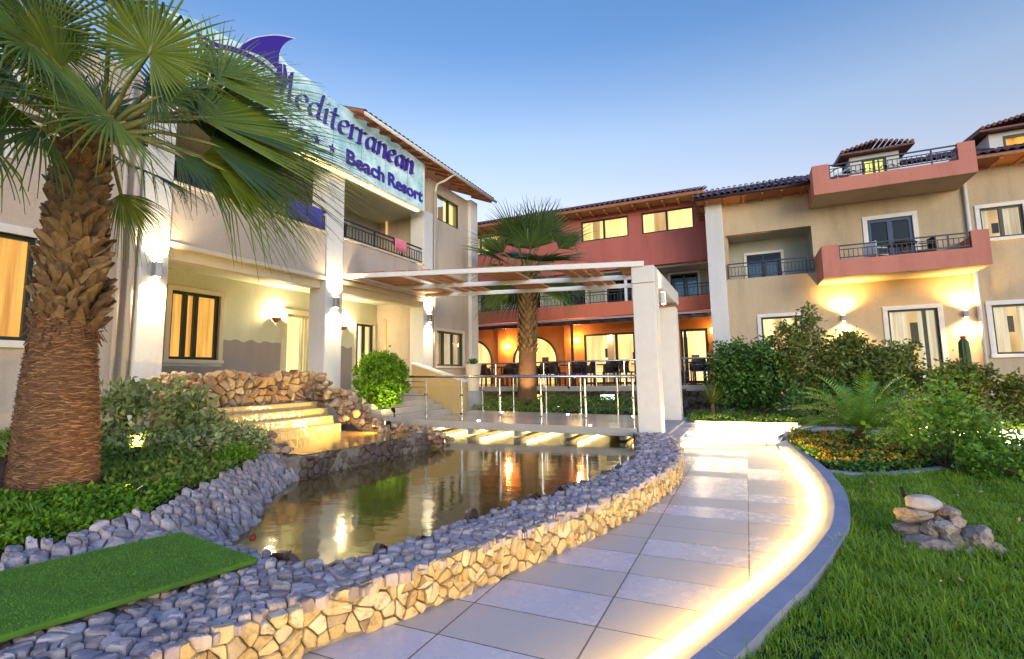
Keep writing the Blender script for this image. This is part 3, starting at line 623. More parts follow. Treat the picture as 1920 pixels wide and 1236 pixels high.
# grey dado with a wavy painted top
for a, b in ((4.64, 6.22), (6.22, 7.52), (7.52, 9.06), (10.14, 11.6)):
    n = max(4, int((b-a)/.045)); top_ = [(b-(b-a)*i/n, (1.66 if a == 6.22 else 2.24+.035*abs(math.sin((b-(b-a)*i/n)*6.3))+.02*math.sin((b-(b-a)*i/n)*17))) for i in range(n+1)]
    m = MB(); m.prism([(a, 1.03), (b, 1.03)] + top_, lambda u, z, d: (F1+d, u, z), .0005, .006); m.build('dado', 'plaster_grey', lw)
m = MB(); m.box(-10.597, -8.78, 4.62, 12.86, 3.655, 3.9); m.box(-10.597, -8.9, 4.62, 12.86, 6.355, 6.5); m.build('floor_slab', 'plaster_pale', lw)
for a, b in ((5.075, 8.525), (9.065, 12.385)):
    m = MB(); m.box(-8.78, -8.62, a, b, 3.68, 4.69); m.build('parapet', 'plaster_beige', lw)
    m = MB(); m.box(-8.80, -8.58, a, b, 4.69, 4.73); m.box(-8.79, -8.60, a, b, 3.60, 3.678); m.build('parapet_cap', 'trim_cream', lw)
    m = MB(); m.box(-8.98, -8.76, a, b, 3.42, 3.60); m.build('porch_beam', 'trim_cream', lw)
    railing(lw, A, -8.68, a, b, 4.73, 5.22, 'iron_rail', .12)
for a, b, z0, z1 in ((4.64, 5.07, 0, 6.36), (8.53, 9.06, 0, 6.36), (12.39, 12.88, 0, 6.42), (15.29, 15.78, 0, 7.66)):
    m = MB(); m.box(-9.1 if z1 < 7 else -9.0, F0, a, b, z0, z1); m.build('column', 'plaster_white', lw, bevel=.015)
# upper band behind the sign, roof, soffit and rafters
m = MB(); m.box(-9.0, -8.86, 5.4, 12.86, 6.52, 7.62); m.build('attic_wall', 'plaster_beige', lw)
roof = MB(); tiles_edge(roof, A, -8.02, 9.0, 16.08, 7.78, 2.4, 1.0, .19, .075, 3); r_ = roof.build('roof', 'roof_tile', lw, smooth=False)
m = MB(); m.add([P3(A, -8.02, u, d, z) for u, d, z in ((8.95, .03, 7.70), (16.1, .03, 7.70), (16.1, -2.4, 8.70), (8.95, -2.4, 8.70), (8.95, .03, 7.765), (16.1, .03, 7.765), (16.1, -2.4, 8.765), (8.95, -2.4, 8.765))], [(0, 3, 2, 1), (4, 5, 6, 7), (0, 1, 5, 4), (1, 2, 6, 5), (2, 3, 7, 6), (3, 0, 4, 7)])
for k in range(15):
    u = 9.15+k*.48; m.beam((-8.08, u, 7.665), (-8.9, u, 8.0), .07, .075)
m.build('eave', 'wood_eave', r_)
m = MB(); m.tube([(-7.98, 9.0, 7.72), (-7.98, 16.1, 7.72)], .045, 8); m.tube([(-7.98, 13.15, 7.70), (-8.3, 13.12, 7.55), (-8.56, 13.05, 7.45), (-8.62, 13.02, 7.2)], .035, 8); m.build('gutter', 'white_metal', lw, smooth=True)
m = MB(); m.tube([(-8.66, 4.55, .3), (-8.66, 4.55, 6.3)], .045, 8); m.tube([(-8.7, 4.40, .3), (-8.7, 4.40, 6.3)], .03, 8); m.build('downpipe', 'plaster_beige', lw, smooth=True)
m = MB(); m.tube([(-8.62, 13.02, 7.2), (-8.64, 13.0, .5)], .03, 8); m.build('downpipe', 'plaster_beige', lw, smooth=True)
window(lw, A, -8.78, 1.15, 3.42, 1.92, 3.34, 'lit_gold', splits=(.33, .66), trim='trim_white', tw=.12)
window(lw, A, -8.78, 1.7, 3.0, 4.35, 5.95, None, 'dark_frame', splits=(.5,), trim='trim_white', tw=.08, sill=False, name='balcony_door'); m = MB(); m.box(-9.6, -9.55, 1.2, 3.5, 4.2, 6.1); m.build('room_back', 'dark_glass', lw)
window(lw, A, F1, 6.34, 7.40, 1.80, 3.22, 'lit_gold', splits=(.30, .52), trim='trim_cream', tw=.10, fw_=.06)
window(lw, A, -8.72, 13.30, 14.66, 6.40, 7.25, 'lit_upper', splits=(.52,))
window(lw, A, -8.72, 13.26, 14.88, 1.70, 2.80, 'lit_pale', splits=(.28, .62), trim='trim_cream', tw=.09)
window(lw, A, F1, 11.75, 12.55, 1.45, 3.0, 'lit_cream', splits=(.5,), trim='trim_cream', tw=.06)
d = window(lw, A, F1, 9.22, 9.98, 1.03, 3.02, 'lit_door', 'trim_cream', splits=(.72,), trim='trim_cream', tw=.13, fw_=.05, sill=False, name='porch_door')
for a, b in ((9.9, 11.3), (6.2, 7.6)):
    window(lw, A, F1, a, b, 3.95, 5.95, None, 'dark_frame', splits=(.5,), trim='trim_white', tw=.07, sill=False, name='balcony_door')
m = MB(); m.box(-11.5, -11.45, 4.6, 12.8, .9, 6.3); m.build('room_back', 'wood_dark', lw)
# ---- the sign
sgn = thing('hotel_sign', 'pale backlit glass hotel sign with purple lettering and a tail fin emblem on top', 'sign', (-8.5, 9, 6.3))
SP_ = -8.42
board = [(4.6, 6.30), (8.4, 6.31), (8.96, 6.30), (12.1, 6.31), (12.12, 7.72), (9.7, 7.90), (8.35, 7.86), (7.75, 7.98), (7.3, 7.98), (7.12, 7.98), (6.9, 8.10), (6.55, 7.86), (6.1, 7.78), (5.7, 7.72), (5.3, 7.72), (4.6, 7.5)]
sg = lambda u, z, d: (SP_+d, u, z)
m = MB(); m.prism(board, sg, -.05, 0); m.build('panel', 'sign_glass', sgn)
m = MB()
for u in np.arange(5.2, 12.0, .62): m.box(SP_-.40, SP_-.06, u, u+.04, 6.9, 6.94); m.box(SP_-.40, SP_-.06, u, u+.04, 7.5, 7.54)
m.box(SP_-.06, SP_+.02, 12.1, 12.14, 6.29, 7.74); m.box(SP_-.07, SP_+.02, 4.6, 12.12, 6.27, 6.302); m.build('sign_frame', 'white_metal', sgn)
m = MB()
for u in (5.6, 6.55, 7.5, 8.45, 9.4, 10.35, 11.3): m.box(SP_+.0005, SP_+.002, u, u+.012, 6.31, 7.60)
for u in np.arange(5.2, 12.0, .475):
    for z in (6.38, 7.02, 7.58): m.box(SP_+.0022, SP_+.010, u-.012, u+.012, z-.012, z+.012)
m.build('panel_seam', 'steel', sgn)
m = MB(); m.box(SP_-.20, SP_-.08, 4.8, 12.0, 6.235, 6.262); m.build('light_strip', 'sign_led', sgn)
nib = np.array([math.cos(.55), math.sin(.55)])
LET = {'M': (1.55, [[(-.15,.05),(0,0),(.12,.3),(.32,1.7)],[(.32,1.7),(.72,.25)],[(.72,.25),(1.2,1.7)],[(1.2,1.7),(1.3,.1),(1.5,.1)]]),
 'e': (.85, [[(.1,.5),(.45,.55),(.72,.68),(.66,.95),(.42,1.0),(.16,.75),(.1,.38),(.28,.03),(.55,.03),(.82,.22)]]),
 'd': (1.0, [[(.72,.88),(.45,1),(.16,.75),(.1,.35),(.3,0),(.55,.12),(.74,.45)],[(.84,1.75),(.74,.5),(.74,.1),(.95,.05)]]),
 'i': (.5, [[(.08,.9),(.22,1),(.22,.1),(.42,.05)],[(.2,1.35),(.3,1.45)]]), 't': (.66, [[(.3,1.45),(.26,.2),(.4,.0),(.62,.12)],[(.02,1),(.58,1.02)]]),
 'r': (.72, [[(.05,.9),(.2,1),(.2,0)],[(.05,0),(.36,.02)],[(.2,.65),(.42,.98),(.68,.92)]]),
 'a': (1.0, [[(.74,.85),(.45,1),(.16,.75),(.1,.35),(.3,0),(.55,.15),(.74,.5)],[(.76,1.0),(.74,.15),(.95,.03)]]),
 'n': (1.0, [[(.05,.9),(.18,1),(.18,0)],[(.18,.65),(.42,.98),(.66,.95),(.76,.7),(.76,.1),(.95,.03)]])}
def calligraphy(mb, word, x, z, xh, adv, w, d0):
    k = 0
    for ch in word:
        W_, st = LET[ch]
        for s in st:
            c = catmull(s, 5) if len(s) > 2 else np.array(s)
            for i in range(len(c)-1):
                a, b = c[i], c[i+1]; nn = nib*w/2; e = (b-a)*.06; pts = [a-nn-e, a+nn-e, b+nn+e, b-nn+e]
                sh = lambda v: (x+(v[0]+.16*v[1])*xh*adv, z+v[1]*xh)
                k += 1; mb.prism([sh(v) for v in pts], sg, .002, d0+k*.0002)
        x += W_*xh*adv
    return x
m = MB(); calligraphy(m, 'M', 6.72, 7.16, .40, .86, .24, .02); calligraphy(m, 'editerranean', 7.30, 7.15, .37, 1.12, .205, .02); m.build('lettering', 'purple', sgn)
def text_mesh(txt, u, z, size, width, depth=.015, bold=.012):
    cu = bpy.data.curves.new('t', 'FONT'); cu.body = txt; cu.size = size; cu.extrude = depth; cu.offset = bold
    o = bpy.data.objects.new('t', cu); COL.objects.link(o); dg = bpy.context.evaluated_depsgraph_get(); me = o.evaluated_get(dg).to_mesh()
    vs = [tuple(v.co) for v in me.vertices]; fs = [tuple(p.vertices) for p in me.polygons]; xs = [v[0] for v in vs]; s = width/(max(xs)-min(xs))
    COL.objects.unlink(o); mb = MB(); mb.add([(SP_+.004+depth+v[2], u+(v[0]-min(xs))*s, z+v[1]) for v in vs], fs); return mb
text_mesh('Beach', 8.88, 6.50, .50, 1.40).build('lettering', 'purple', sgn); text_mesh('Resort', 10.44, 6.50, .50, 1.58).build('lettering', 'purple', sgn)
m = MB()
for q in (7.12, 7.52, 7.96, 8.42): m.prism([(q+r*math.sin(a), 6.66+r*math.cos(a)) for k in range(10) for r, a in (((.11 if k % 2 == 0 else .045), k*math.pi/5),)], sg, .002, .03)
m.build('star', 'purple', sgn)
fin = catmull([(5.98, 7.63), (6.13, 7.85), (6.33, 8.07), (6.6, 8.29), (6.89, 8.48), (7.24, 8.64)], 4).tolist() + catmull([(7.24, 8.64), (7.05, 8.44), (6.93, 8.23), (6.88, 8.01), (6.89, 7.70)], 4).tolist()[1:] + catmull([(6.89, 7.70), (6.78, 7.74), (6.55, 7.78), (6.27, 7.74), (5.98, 7.63)], 4).tolist()[1:-1]
cen = np.mean(fin, 0)
m = MB(); m.prism([tuple(cen+(np.array(p)-cen)*1.09) for p in fin], sg, .002, .010); strokes = []
def stroke(mb, pts, w, d):
    c = catmull(pts, 6); t = np.gradient(c, axis=0); t /= np.linalg.norm(t, axis=1)[:, None]; nn = np.stack([-t[:, 1], t[:, 0]], 1); k = len(c); tp = w*(.35+.65*np.sin(np.linspace(.25, math.pi-.15, k)))
    L_ = c+nn*tp[:, None]/2; R_ = c-nn*tp[:, None]/2
    mb.prism([tuple(x) for x in L_]+[tuple(x) for x in R_[::-1]], sg, .002, d)
curves = [([(5.2, 7.42), (5.58, 7.44), (5.88, 7.55), (6.21, 7.62), (6.56, 7.63), (6.90, 7.57)], .10), ([(5.2, 7.3), (5.68, 7.32), (5.9, 7.26), (6.16, 7.27), (6.37, 7.22), (6.73, 7.14)], .10), ([(6.61, 7.32), (6.79, 7.30), (6.98, 7.46), (7.05, 7.70), (7.02, 7.92)], .12), ([(5.3, 6.9), (5.96, 6.74), (6.08, 6.88), (6.24, 6.95), (6.40, 6.90)], .09), ([(6.90, 7.57), (6.77, 7.47), (6.55, 7.34)], .06)]
for i, (p, w) in enumerate(curves): stroke(m, p, w+.07, .012+i*.0006)
m.build('emblem_outline', 'chalk', sgn)
m = MB(); m.prism([tuple(p) for p in fin], sg, .011, .022)
for i, (p, w) in enumerate(curves): stroke(m, p, w, .024+i*.0008)
m.build('emblem', 'purple', sgn)

# ================================================================== red middle building behind the terrace
A = 'q'; RQ = 19.5
rb = thing('hotel_wing', 'dark red middle hotel wing with lit upper windows and an orange arcade behind the terrace', 'hotel building', (-6, 20, 0))
m = MB(); wallpanel(m, A, RQ, -17, -.9, 5.48, 8.0, [(-5.80, -3.88, 6.74, 7.58), (-3.36, -1.44, 6.74, 7.58), (-11.4, -9.55, 6.74, 7.58)], .25); m.build('wall', 'plaster_red', rb)
arch = lambda c, r, zs: [(c-r, .98), (c+r, .98)] + [(c+r*math.cos(a), zs+r*math.sin(a)) for a in np.linspace(0, math.pi, 17)]
m = MB(); holes = [(-8.95, -6.97, .98, 2.95), (-11.9, -9.95, .98, 3.0), (-5.83, -3.82, .98, 2.95), (-2.15, -1.20, .98, 2.96), (-14.5, -13, 1, 2.9)]
wallpanel(m, A, RQ, -17, -.9, .6, 3.62, holes, .22)
for c, r in ((-7.96, .99), (-10.93, .975)):      # spandrels that round the openings off
    for s in (-1, 1):
        pts = [(c+s*(r+.02), 2.98), (c+s*(r+.02), 1.96)] + [(c+s*r*math.cos(a), 1.96+r*math.sin(a)) for a in np.linspace(0, math.pi/2, 10)] + [(c, 2.98)]
        m.prism(pts, lambda u, z, d: (u, RQ+.002-d, z), -.2, 0)
m.build('arcade_wall', 'plaster_orange', rb)
for c, r in ((-7.96, .99), (-10.93, .975)):
    m = MB(); a_ = np.linspace(0, math.pi, 21)
    m.tube([(c+r*.98, RQ-.02, 1.0)] + [(c+r*.98*math.cos(a), RQ-.02, 1.96+r*.98*math.sin(a)) for a in a_] + [(c-r*.98, RQ-.02, 1.0)], .045, 6); fr = m.build('arch_frame', 'dark_frame', rb)
for x in (-9.45, -6.45, -12.4): 
    m = MB(); m.box(x-.18, x+.18, RQ-.10, RQ-.004, .98, 3.3); m.build('pilaster', 'plaster_orange', rb)
m = MB(); m.box(-17, -.95, RQ-.35, RQ+.02, 3.60, 4.12); m.build('parapet', 'plaster_coral', rb)
m = MB(); m.box(-17, -.95, RQ+.02, RQ+2.2, 3.62, 4.05); m.box(-17, -.95, RQ+.25, RQ+2.2, 5.40, 5.5); m.build('balcony_slab', 'plaster_sage', rb)
m = MB(); holes2 = [(x, x+1.05, 4.1, 5.32) for x in (-2.58, -5.2, -7.2, -9.3, -11.3)]
wallpanel(m, A, 21.0, -17, -.9, 4.05, 5.45, holes2, .2); m.build('balcony_wall', 'plaster_sage', rb)
for a, b, c, d in holes2: window(rb, A, 21.0, a, b, c, d, None, 'black_metal', splits=(.5,), trim='trim_white', tw=.08, sill=False, name='balcony_door')
m = MB(); m.box(-17, -.95, 21.6, 21.65, 4, 5.5); m.build('room_back', 'dark_glass', rb)
for a, b in ((-17, -12.2), (-12.1, -8.1), (-8.0, -4.1), (-4.0, -1.0)): railing(rb, A, RQ-.1, a, b, 4.12, 4.62, 'iron_rail', .14)
for k, x in enumerate((-8.05, -4.05, -12.15)): 
    m = MB(); m.box(x-.05, x+.05, RQ-.16, RQ-.06, 4.12, 5.48); m.build('post', 'plaster_white', rb)
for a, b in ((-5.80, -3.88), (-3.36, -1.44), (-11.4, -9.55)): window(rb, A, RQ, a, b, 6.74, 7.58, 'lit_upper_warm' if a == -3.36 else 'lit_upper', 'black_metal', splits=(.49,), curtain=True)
window(rb, A, RQ, -5.83, -3.82, .98, 2.95, None, 'dark_frame', splits=(.64,), fw_=.07, name='terrace_door'); window(rb, A, RQ, -2.15, -1.20, .98, 2.96, None, 'dark_frame', splits=(.18,), fw_=.09, name='terrace_door')
# lit dining room behind the arcade, with its furniture
m = MB(); m.box(-16, -.9, 22.4, 22.45, .9, 3.5); m.build('room_back', 'lit_room', rb)
m = MB(); m.box(-16, -.9, 19.8, 22.4, .90, .975); m.box(-16, -.9, 19.8, 22.4, 3.4, 3.45); m.build('room_floor', 'trim_cream', rb)
m = MB(); 
for x, w, z0, z1 in ((-5.6, .22, 2.1, 2.5), (-5.6, .2, 1.6, 1.9), (-4.4, .18, 2.0, 2.3), (-3.9, .16, 1.5, 1.8), (-1.9, .3, 1.6, 2.1), (-7.9, .5, 1.2, 1.5), (-10.6, .4, 1.1, 1.5), (-8.6, .3, 1.9, 2.2), (-3.0, .2, 1.2, 1.9), (-7.0, .25, 1.7, 2.1)): m.box(x-w/2, x+w/2, 22.3, 22.39, z0, z1)
m.build('picture_frame', 'wood_dark', rb)
m = MB()
for x in (-5.05, -2.9, -6.6, -9.6): m.box(x-.12, x+.12, 20.6, 20.85, .98, 3.4)
m.build('room_pillar', 'trim_cream', rb)
for x in (-9, -5, -1.8): lamp(rb, 'POINT', (x, 20.6, 2.9), 30, (1, .78, .42), size=.15)
# tiled roof, eave and the slim terrace canopy
roof = MB(); tiles_edge(roof, A, 18.72, -17, -.98, 7.86, 3.0, 1.15, .2, .08, 3); r_ = roof.build('roof', 'roof_tile', rb)
m = MB(); m.box(-17, -1.0, 18.72, 19.5, 7.76, 7.868)
for k in range(30): m.box(-16.8+k*.55, -16.72+k*.55, 18.80, 19.5, 7.68, 7.757)
m.build('eave', 'wood_eave', r_)
cp = thing('terrace_canopy', 'dark slatted canopy with pale panels over the terrace in front of the orange arcade', 'canopy', (-5, 18, 1))
m = MB(); m.box(-10.4, -.95, 17.46, 17.54, 3.16, 3.26); m.box(-10.4, -.95, 19.05, 19.13, 3.42, 3.50)
for k in range(20): x = -10.35+k*.49; m.beam((x, 17.3, 3.235), (x, 19.14, 3.505), .05, .09)
m.build('frame', 'wood_dark', cp)
m = MB()
for x in (-5.68, -9.7): m.box(x-.04, x+.04, 17.46, 17.54, .98, 3.16)
m.build('post', 'wood_dark', cp)
m = MB(); m.add([(-10.4, 17.5, 3.31), (-.95, 17.5, 3.31), (-.95, 19.1, 3.56), (-10.4, 19.1, 3.56)], [(0, 1, 2, 3)]); m.build('panel', 'trim_cream', cp)
# terrace with steel and glass railing, chairs and tables
m = MB(); m.box(-11.5, -.72, 16.45, 19.5, .80, .97); tag(m.build('terrace', 'deck_stone', bevel=.01), None, None, None, 'structure')
t = thing('terrace_wall', 'rough dark stone base wall under the terrace edge', 'stone wall', (-5, 16.6, .3)); stones(cells([(-11.4, .1), (-.8, .1), (-.8, .8), (-11.4, .8)], .2), lambda u, v, h: (u, 16.58-h, v), .07, .012, .6).build('wall', 'wet_stone', t, smooth=True)
m = MB(); m.box(-11.4, -.78, 16.6, 16.9, 0, .8); m.build('core', 'mortar', t)
t = thing('terrace_railing', 'steel handrail with thin posts along the edge of the dining terrace', 'railing', (-5, 16.5, .97))
m = MB(); m.tube([(-11.2, 16.5, 1.80), (-.78, 16.5, 1.80)], .028, 8); m.build('handrail', 'steel', t, smooth=True)
for k in range(12):
    x = -11.1+k*.935; m = MB(); m.tube([(x, 16.5, .97), (x, 16.5, 1.78)], .018, 6); m.build('post', 'steel', t)
m = MB(); 
for z in (1.2, 1.4, 1.6): m.tube([(-11.2, 16.5, z), (-.78, 16.5, z)], .006, 5)
m.build('cable', 'steel', t)
def chair_mesh():
    m = MB(); m.box(-.22, .22, -.22, .22, .42, .47)
    for x in (-.2, .2):
        for y in (-.2, .2): m.box(x-.02, x+.02, y-.02, y+.02, 0, .42)
    n = 9; vs = []
    for z, o in ((.47, 0), (.70, .02), (.88, .05)):
        for r in (.25, .285):
            for k in range(n): a = math.pi*(k/(n-1)); vs.append((r*math.cos(a), .02+r*math.sin(a)*.9+o, z-(.0 if .2 < k/(n-1) < .8 else (.18 if z > .6 else 0))))
    for l in range(2):
        for k in range(n-1):
            for rr_ in (0, 1): b = (2*l+rr_)*n+k; m.add([vs[b], vs[b+1], vs[b+2*n+1], vs[b+2*n]], [(0, 1, 2, 3)])
        
    for k in range(n-1): b = 4*n+k; m.add([vs[b], vs[b+1], vs[b+n+1], vs[b+n]], [(0, 1, 2, 3)])
    return m
ch0 = None
spots = []
for i, x in enumerate((-9.9, -8.5, -7.15, -5.6, -4.5, -3.2, -1.5)):
    y = 17.15+.25*(i % 3); spots += [(x-.55, y, 1.45), (x+.55, y, -1.6), (x+.05, y+.62, .1)]
for i, (x, y, r) in enumerate(spots):
    if ch0 is None: o = ch0 = chair_mesh().build('dining_chair', 'rattan', None, (0, 0, 0))
    else: o = ch0.copy(); COL.objects.link(o)
    o.location = W(x, y, .97); o.rotation_euler = (0, 0, -PHI+r+random.uniform(-.2, .2))
    tag(o, 'dark wicker dining chair on the terrace behind the steel railing', 'chair', 'wicker chairs on the dining terrace')
tb0 = None
for i, x in enumerate((-9.9, -8.5, -7.15, -5.6, -4.5, -3.2, -1.5)):
    if tb0 is None:
        m = MB(); m.box(-.35, .35, -.35, .35, .70, .735); m.tube([(0, 0, .02), (0, 0, .70)], .035, 8); m.box(-.22, .22, -.22, .22, 0, .03); o = tb0 = m.build('dining_table', 'wood_dark', None, (0, 0, 0))
    else: o = tb0.copy(); COL.objects.link(o)
    o.location = W(x, 17.15+.25*(i % 3), .97); tag(o, 'small dark square dining table among the terrace chairs', 'table', 'dining tables on the terrace')

# ================================================================== tan building on the right
TQ = 18.0
tb = thing('hotel_wing', 'tan right hand hotel building with two projecting rose balconies and tiled roof', 'hotel building', (3, 18.5, 0))
m = MB(); wallpanel(m, A, TQ, -.45, 9.5, 0, 7.12, [(-.36, 2.12, 4.40, 5.90), (3.58, 4.68, 4.0, 5.84), (6.20, 7.12, 4.93, 5.80), (.52, 1.66, 1.72, 3.08), (3.86, 5.03, 1.20, 3.08), (6.20, 7.4, 1.72, 3.06)], .2)
m.box(-.45, -.3, TQ+.2, 22, 0, 7.12); m.build('wall', 'plaster_tan', tb)
m = MB(); m.box(-.36, 2.12, TQ+.01, 19.3, 4.25, 4.40); m.box(-.36, 2.12, TQ+.2, 19.3, 5.90, 6.0); m.box(2.12, 2.25, TQ+.2, 19.3, 4.3, 6)
wallpanel(m, A, 19.2, -.4, 2.2, 4.3, 6.0, [(.24, 1.30, 4.41, 5.40)], .1); m.build('loggia_wall', 'plaster_sage', tb)
m = MB(); m.box(-.95, -.42, 17.72, 18.3, 0, 7.14); m.build('column', 'plaster_white', tb, bevel=.012)
window(tb, A, 19.2, .24, 1.30, 4.41, 5.40, None, 'black_metal', trim='trim_white', tw=.09, sill=False, name='balcony_door')
railing(tb, A, 17.95, -.36, 2.12, 4.42, 4.92, 'iron_rail', .105)
window(tb, A, TQ, 3.58, 4.68, 4.0, 5.84, None, 'blue_frame', trim='trim_white', tw=.12, fw_=.09, sill=False, name='balcony_door', inset=.08)
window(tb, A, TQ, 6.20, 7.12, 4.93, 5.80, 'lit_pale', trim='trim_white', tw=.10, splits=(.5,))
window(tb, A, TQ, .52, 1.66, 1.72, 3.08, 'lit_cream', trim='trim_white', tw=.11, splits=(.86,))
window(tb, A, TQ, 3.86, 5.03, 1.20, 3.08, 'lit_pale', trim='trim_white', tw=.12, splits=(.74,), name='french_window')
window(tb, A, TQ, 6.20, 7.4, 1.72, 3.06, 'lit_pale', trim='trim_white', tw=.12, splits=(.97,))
m = MB(); m.box(-.3, 9, 19.9, 19.95, 3.9, 6.5); m.build('room_back', 'dark_glass', tb)
def balcony(p0, p1, zb, zt, zr, q0):
    m = MB(); t_ = .14; m.box(p0, p1, q0, q0+t_, zb, zt-.0); m.box(p0, p0+t_, q0+t_, TQ, zb, zt); m.box(p1-t_, p1, q0+t_, TQ, zb, zt); m.box(p0+t_, p1-t_, q0+t_, TQ, zb, zb+.16)
    m.box(p0, p0+.42, q0+.001, q0+t_, zt, zr+.02); m.box(p1-.36, p1, q0+.001, q0+t_, zt, zr+.02); m.box(p0, p0+t_, q0+t_, TQ, zt, zr+.02); m.box(p1-t_, p1, q0+t_, TQ, zt, zr+.02)
    b = m.build('balcony', 'plaster_rose', tb)
    m = MB(); m.box(p0+.01, p1-.01, q0+.01, TQ-.01, zb-.006, zb-.001); m.build('soffit', 'plaster_tan', b)
    railing(tb, A, q0+.07, p0+.42, p1-.36, zt, zr, 'iron_rail', .11)
balcony(2.16, 5.85, 3.98, 4.45, 4.88, 16.56); balcony(2.10, 5.80, 6.44, 6.83, 7.28, 16.58)
m = MB(); m.tube([(5.93, 17.93, .2), (5.93, 17.93, 7.0)], .05, 8); m.build('downpipe', 'trim_white', tb, smooth=True)
m = MB(); m.tube([(-1.25, 17.24, 7.0), (-1.15, 17.5, 6.85), (-.95, 17.68, 6.72)], .035, 8); m.tube([(-1.25, 17.2, 7.02), (2.2, 17.2, 7.02)], .05, 8); m.build('gutter', 'wood_dark', tb, smooth=True)
roof = MB(); tiles_edge(roof, A, 17.18, -1.28, 2.12, 7.06, 3.2, 1.3, .2, .08, 3); tiles_edge(roof, A, 17.18, 5.85, 9.5, 7.06, 3.2, 1.3, .2, .08, 3); tiles_edge(roof, A, 18.3, 2.12, 5.85, 7.50, 2.0, .8, .2, .08, 2); r_ = roof.build('roof', 'roof_tile', tb)
m = MB(); m.box(-1.28, 2.09, 17.20, 18.0, 6.985, 7.066); m.box(-1.28, -.95, 18.0, 19.5, 6.985, 7.066)
for k in range(6): m.box(-.9+k*.55, -.82+k*.55, 17.26, 18.0, 6.92, 6.983)
for k in range(4): m.box(-1.26, -.95, 17.8+k*.42, 17.88+k*.42, 6.9, 6.983)
m.build('eave', 'wood_eave', r_)
m = MB(); m.box(5.86, 9.5, 17.20, 18.0, 6.985, 7.066)
for k in range(7): m.box(5.95+k*.55, 6.03+k*.55, 17.26, 18.0, 6.92, 6.986)
m.build('eave', 'wood_eave', r_)
def dormer(p0, p1, q0, zb, zw, zt, lit, glass):
    d = MB(); wallpanel(d, A, q0, p0, p1, zb, zw, [(p0+.30, p1-.32, zb, zw-.12)], .12); d.box(p0, p0+.1, q0+.12, q0+2, zb, zw); d.box(p1-.1, p1, q0+.12, q0+2, zb, zw)
    o = d.build('dormer', 'plaster_white', tb)
    m = MB(); f = .07; u0, u1, z0, z1 = p0+.30, p1-.32, zb, zw-.12
    for a, b, c, e in ((u0, u0+f, z0, z1), (u1-f, u1, z0, z1), (u0+f, u1-f, z1-f, z1), ((u0+u1)/2-.03, (u0+u1)/2+.03, z0, z1-f)): abox(m, A, q0, a, b, -.08, -.02, c, e)
    m.build('dormer_frame', 'dark_frame', o); m = MB(); m.box(u0, u1, q0+.15, q0+.17, z0, z1); m.build('dormer_curtain', lit, o)
    m = MB(); c = (p0+p1)/2
    for s, a, b in ((0, p0-.28, p1+.34),):
        n = int((b-a)/.125)
        for i in range(n):
            x = a+(i+.5)*(b-a)/n; z = zw+.03+(zt-zw)*(1-abs(x-c)/((b-a)/2))*.5+.06
            m.tube([(x, q0-.34, z), (x, q0+2.2, z+.25)], .05, 7)
    m.add([(p0-.28, q0-.3, zw+.0), (p1+.34, q0-.3, zw+.0), (p1+.34, q0+2.2, zw+.2), (p0-.28, q0+2.2, zw+.2), (p0-.28, q0-.3, zw+.06), (p1+.34, q0-.3, zw+.06), (p1+.34, q0+2.2, zw+.3), (p0-.28, q0+2.2, zw+.3)], [(0, 3, 2, 1), (4, 5, 6, 7), (0, 1, 5, 4), (1, 2, 6, 5), (2, 3, 7, 6), (3, 0, 4, 7)])
    m.build('dormer_roof', 'roof_tile', o)
dormer(3.36, 4.62, 18.35, 6.6, 8.02, 8.45, 'lit_green', True); dormer(6.75, 8.4, 18.4, 7.3, 8.05, 8.5, 'lit_gold', True)
# ================================================================== plants
def blob_points(blobs, n, clump=.16, shell=.55):
    out = []; vol = np.array([b[1][0]*b[1][1]*b[1][2] for b in blobs]); cnt = (n*vol/vol.sum()).astype(int)+1
    for (c, r), k in zip(blobs, cnt):
        c, r = np.array(c), np.array(r); nc = max(6, k//28); d = RNG.normal(size=(nc, 3)); d /= np.linalg.norm(d, axis=1)[:, None]
        cc = c+d*r*(RNG.uniform(shell, 1.04, (nc, 1))); w = RNG.integers(0, nc, k)
        out.append(cc[w]+RNG.normal(0, clump*r.mean(), (k, 3)))
    P = np.concatenate(out); P[:, 2] = np.maximum(P[:, 2], min(b[0][2]-b[1][2] for b in blobs)+.01); return P
def shrub(name, label, cat, base, blobs, n, size, mat, aspect=.5, stems=5, clump=.16, up=.3, group=None, extra=None, shell=.55):
    t = thing(name, label, cat, base, group); V, F = leaves_at(blob_points(blobs, n, clump, shell), size, aspect, up)
    arrays('foliage', V, F, mat, t)
    if stems:
        m = MB()
        for k in range(stems):
            c, r = blobs[k % len(blobs)]; e = Vector(c)+Vector((random.uniform(-.6, .6)*r[0], random.uniform(-.6, .6)*r[1], random.uniform(-.2, .6)*r[2])); b = Vector(base)+Vector((random.uniform(-.06, .06), random.uniform(-.06, .06), -.05))
            mid = b.lerp(e, .5)+Vector((random.uniform(-.06, .06), random.uniform(-.06, .06), .03)); m.tube([b, mid, e], [.022, .015, .005], 6)
        m.build('stem', 'bark', t, smooth=True)
    if extra is not None:
        nm, mt, k, sz, asp = extra; P = blob_points(blobs, k, clump, .98); V, F = leaves_at(P, sz, asp, .2); arrays(nm, V, F, mt, t)['kind'] = 'stuff'
    return t
def leaves_at(P, size, aspect=.5, up=.3): return leaves(len(P), P, np.full(len(P), size), aspect, up)

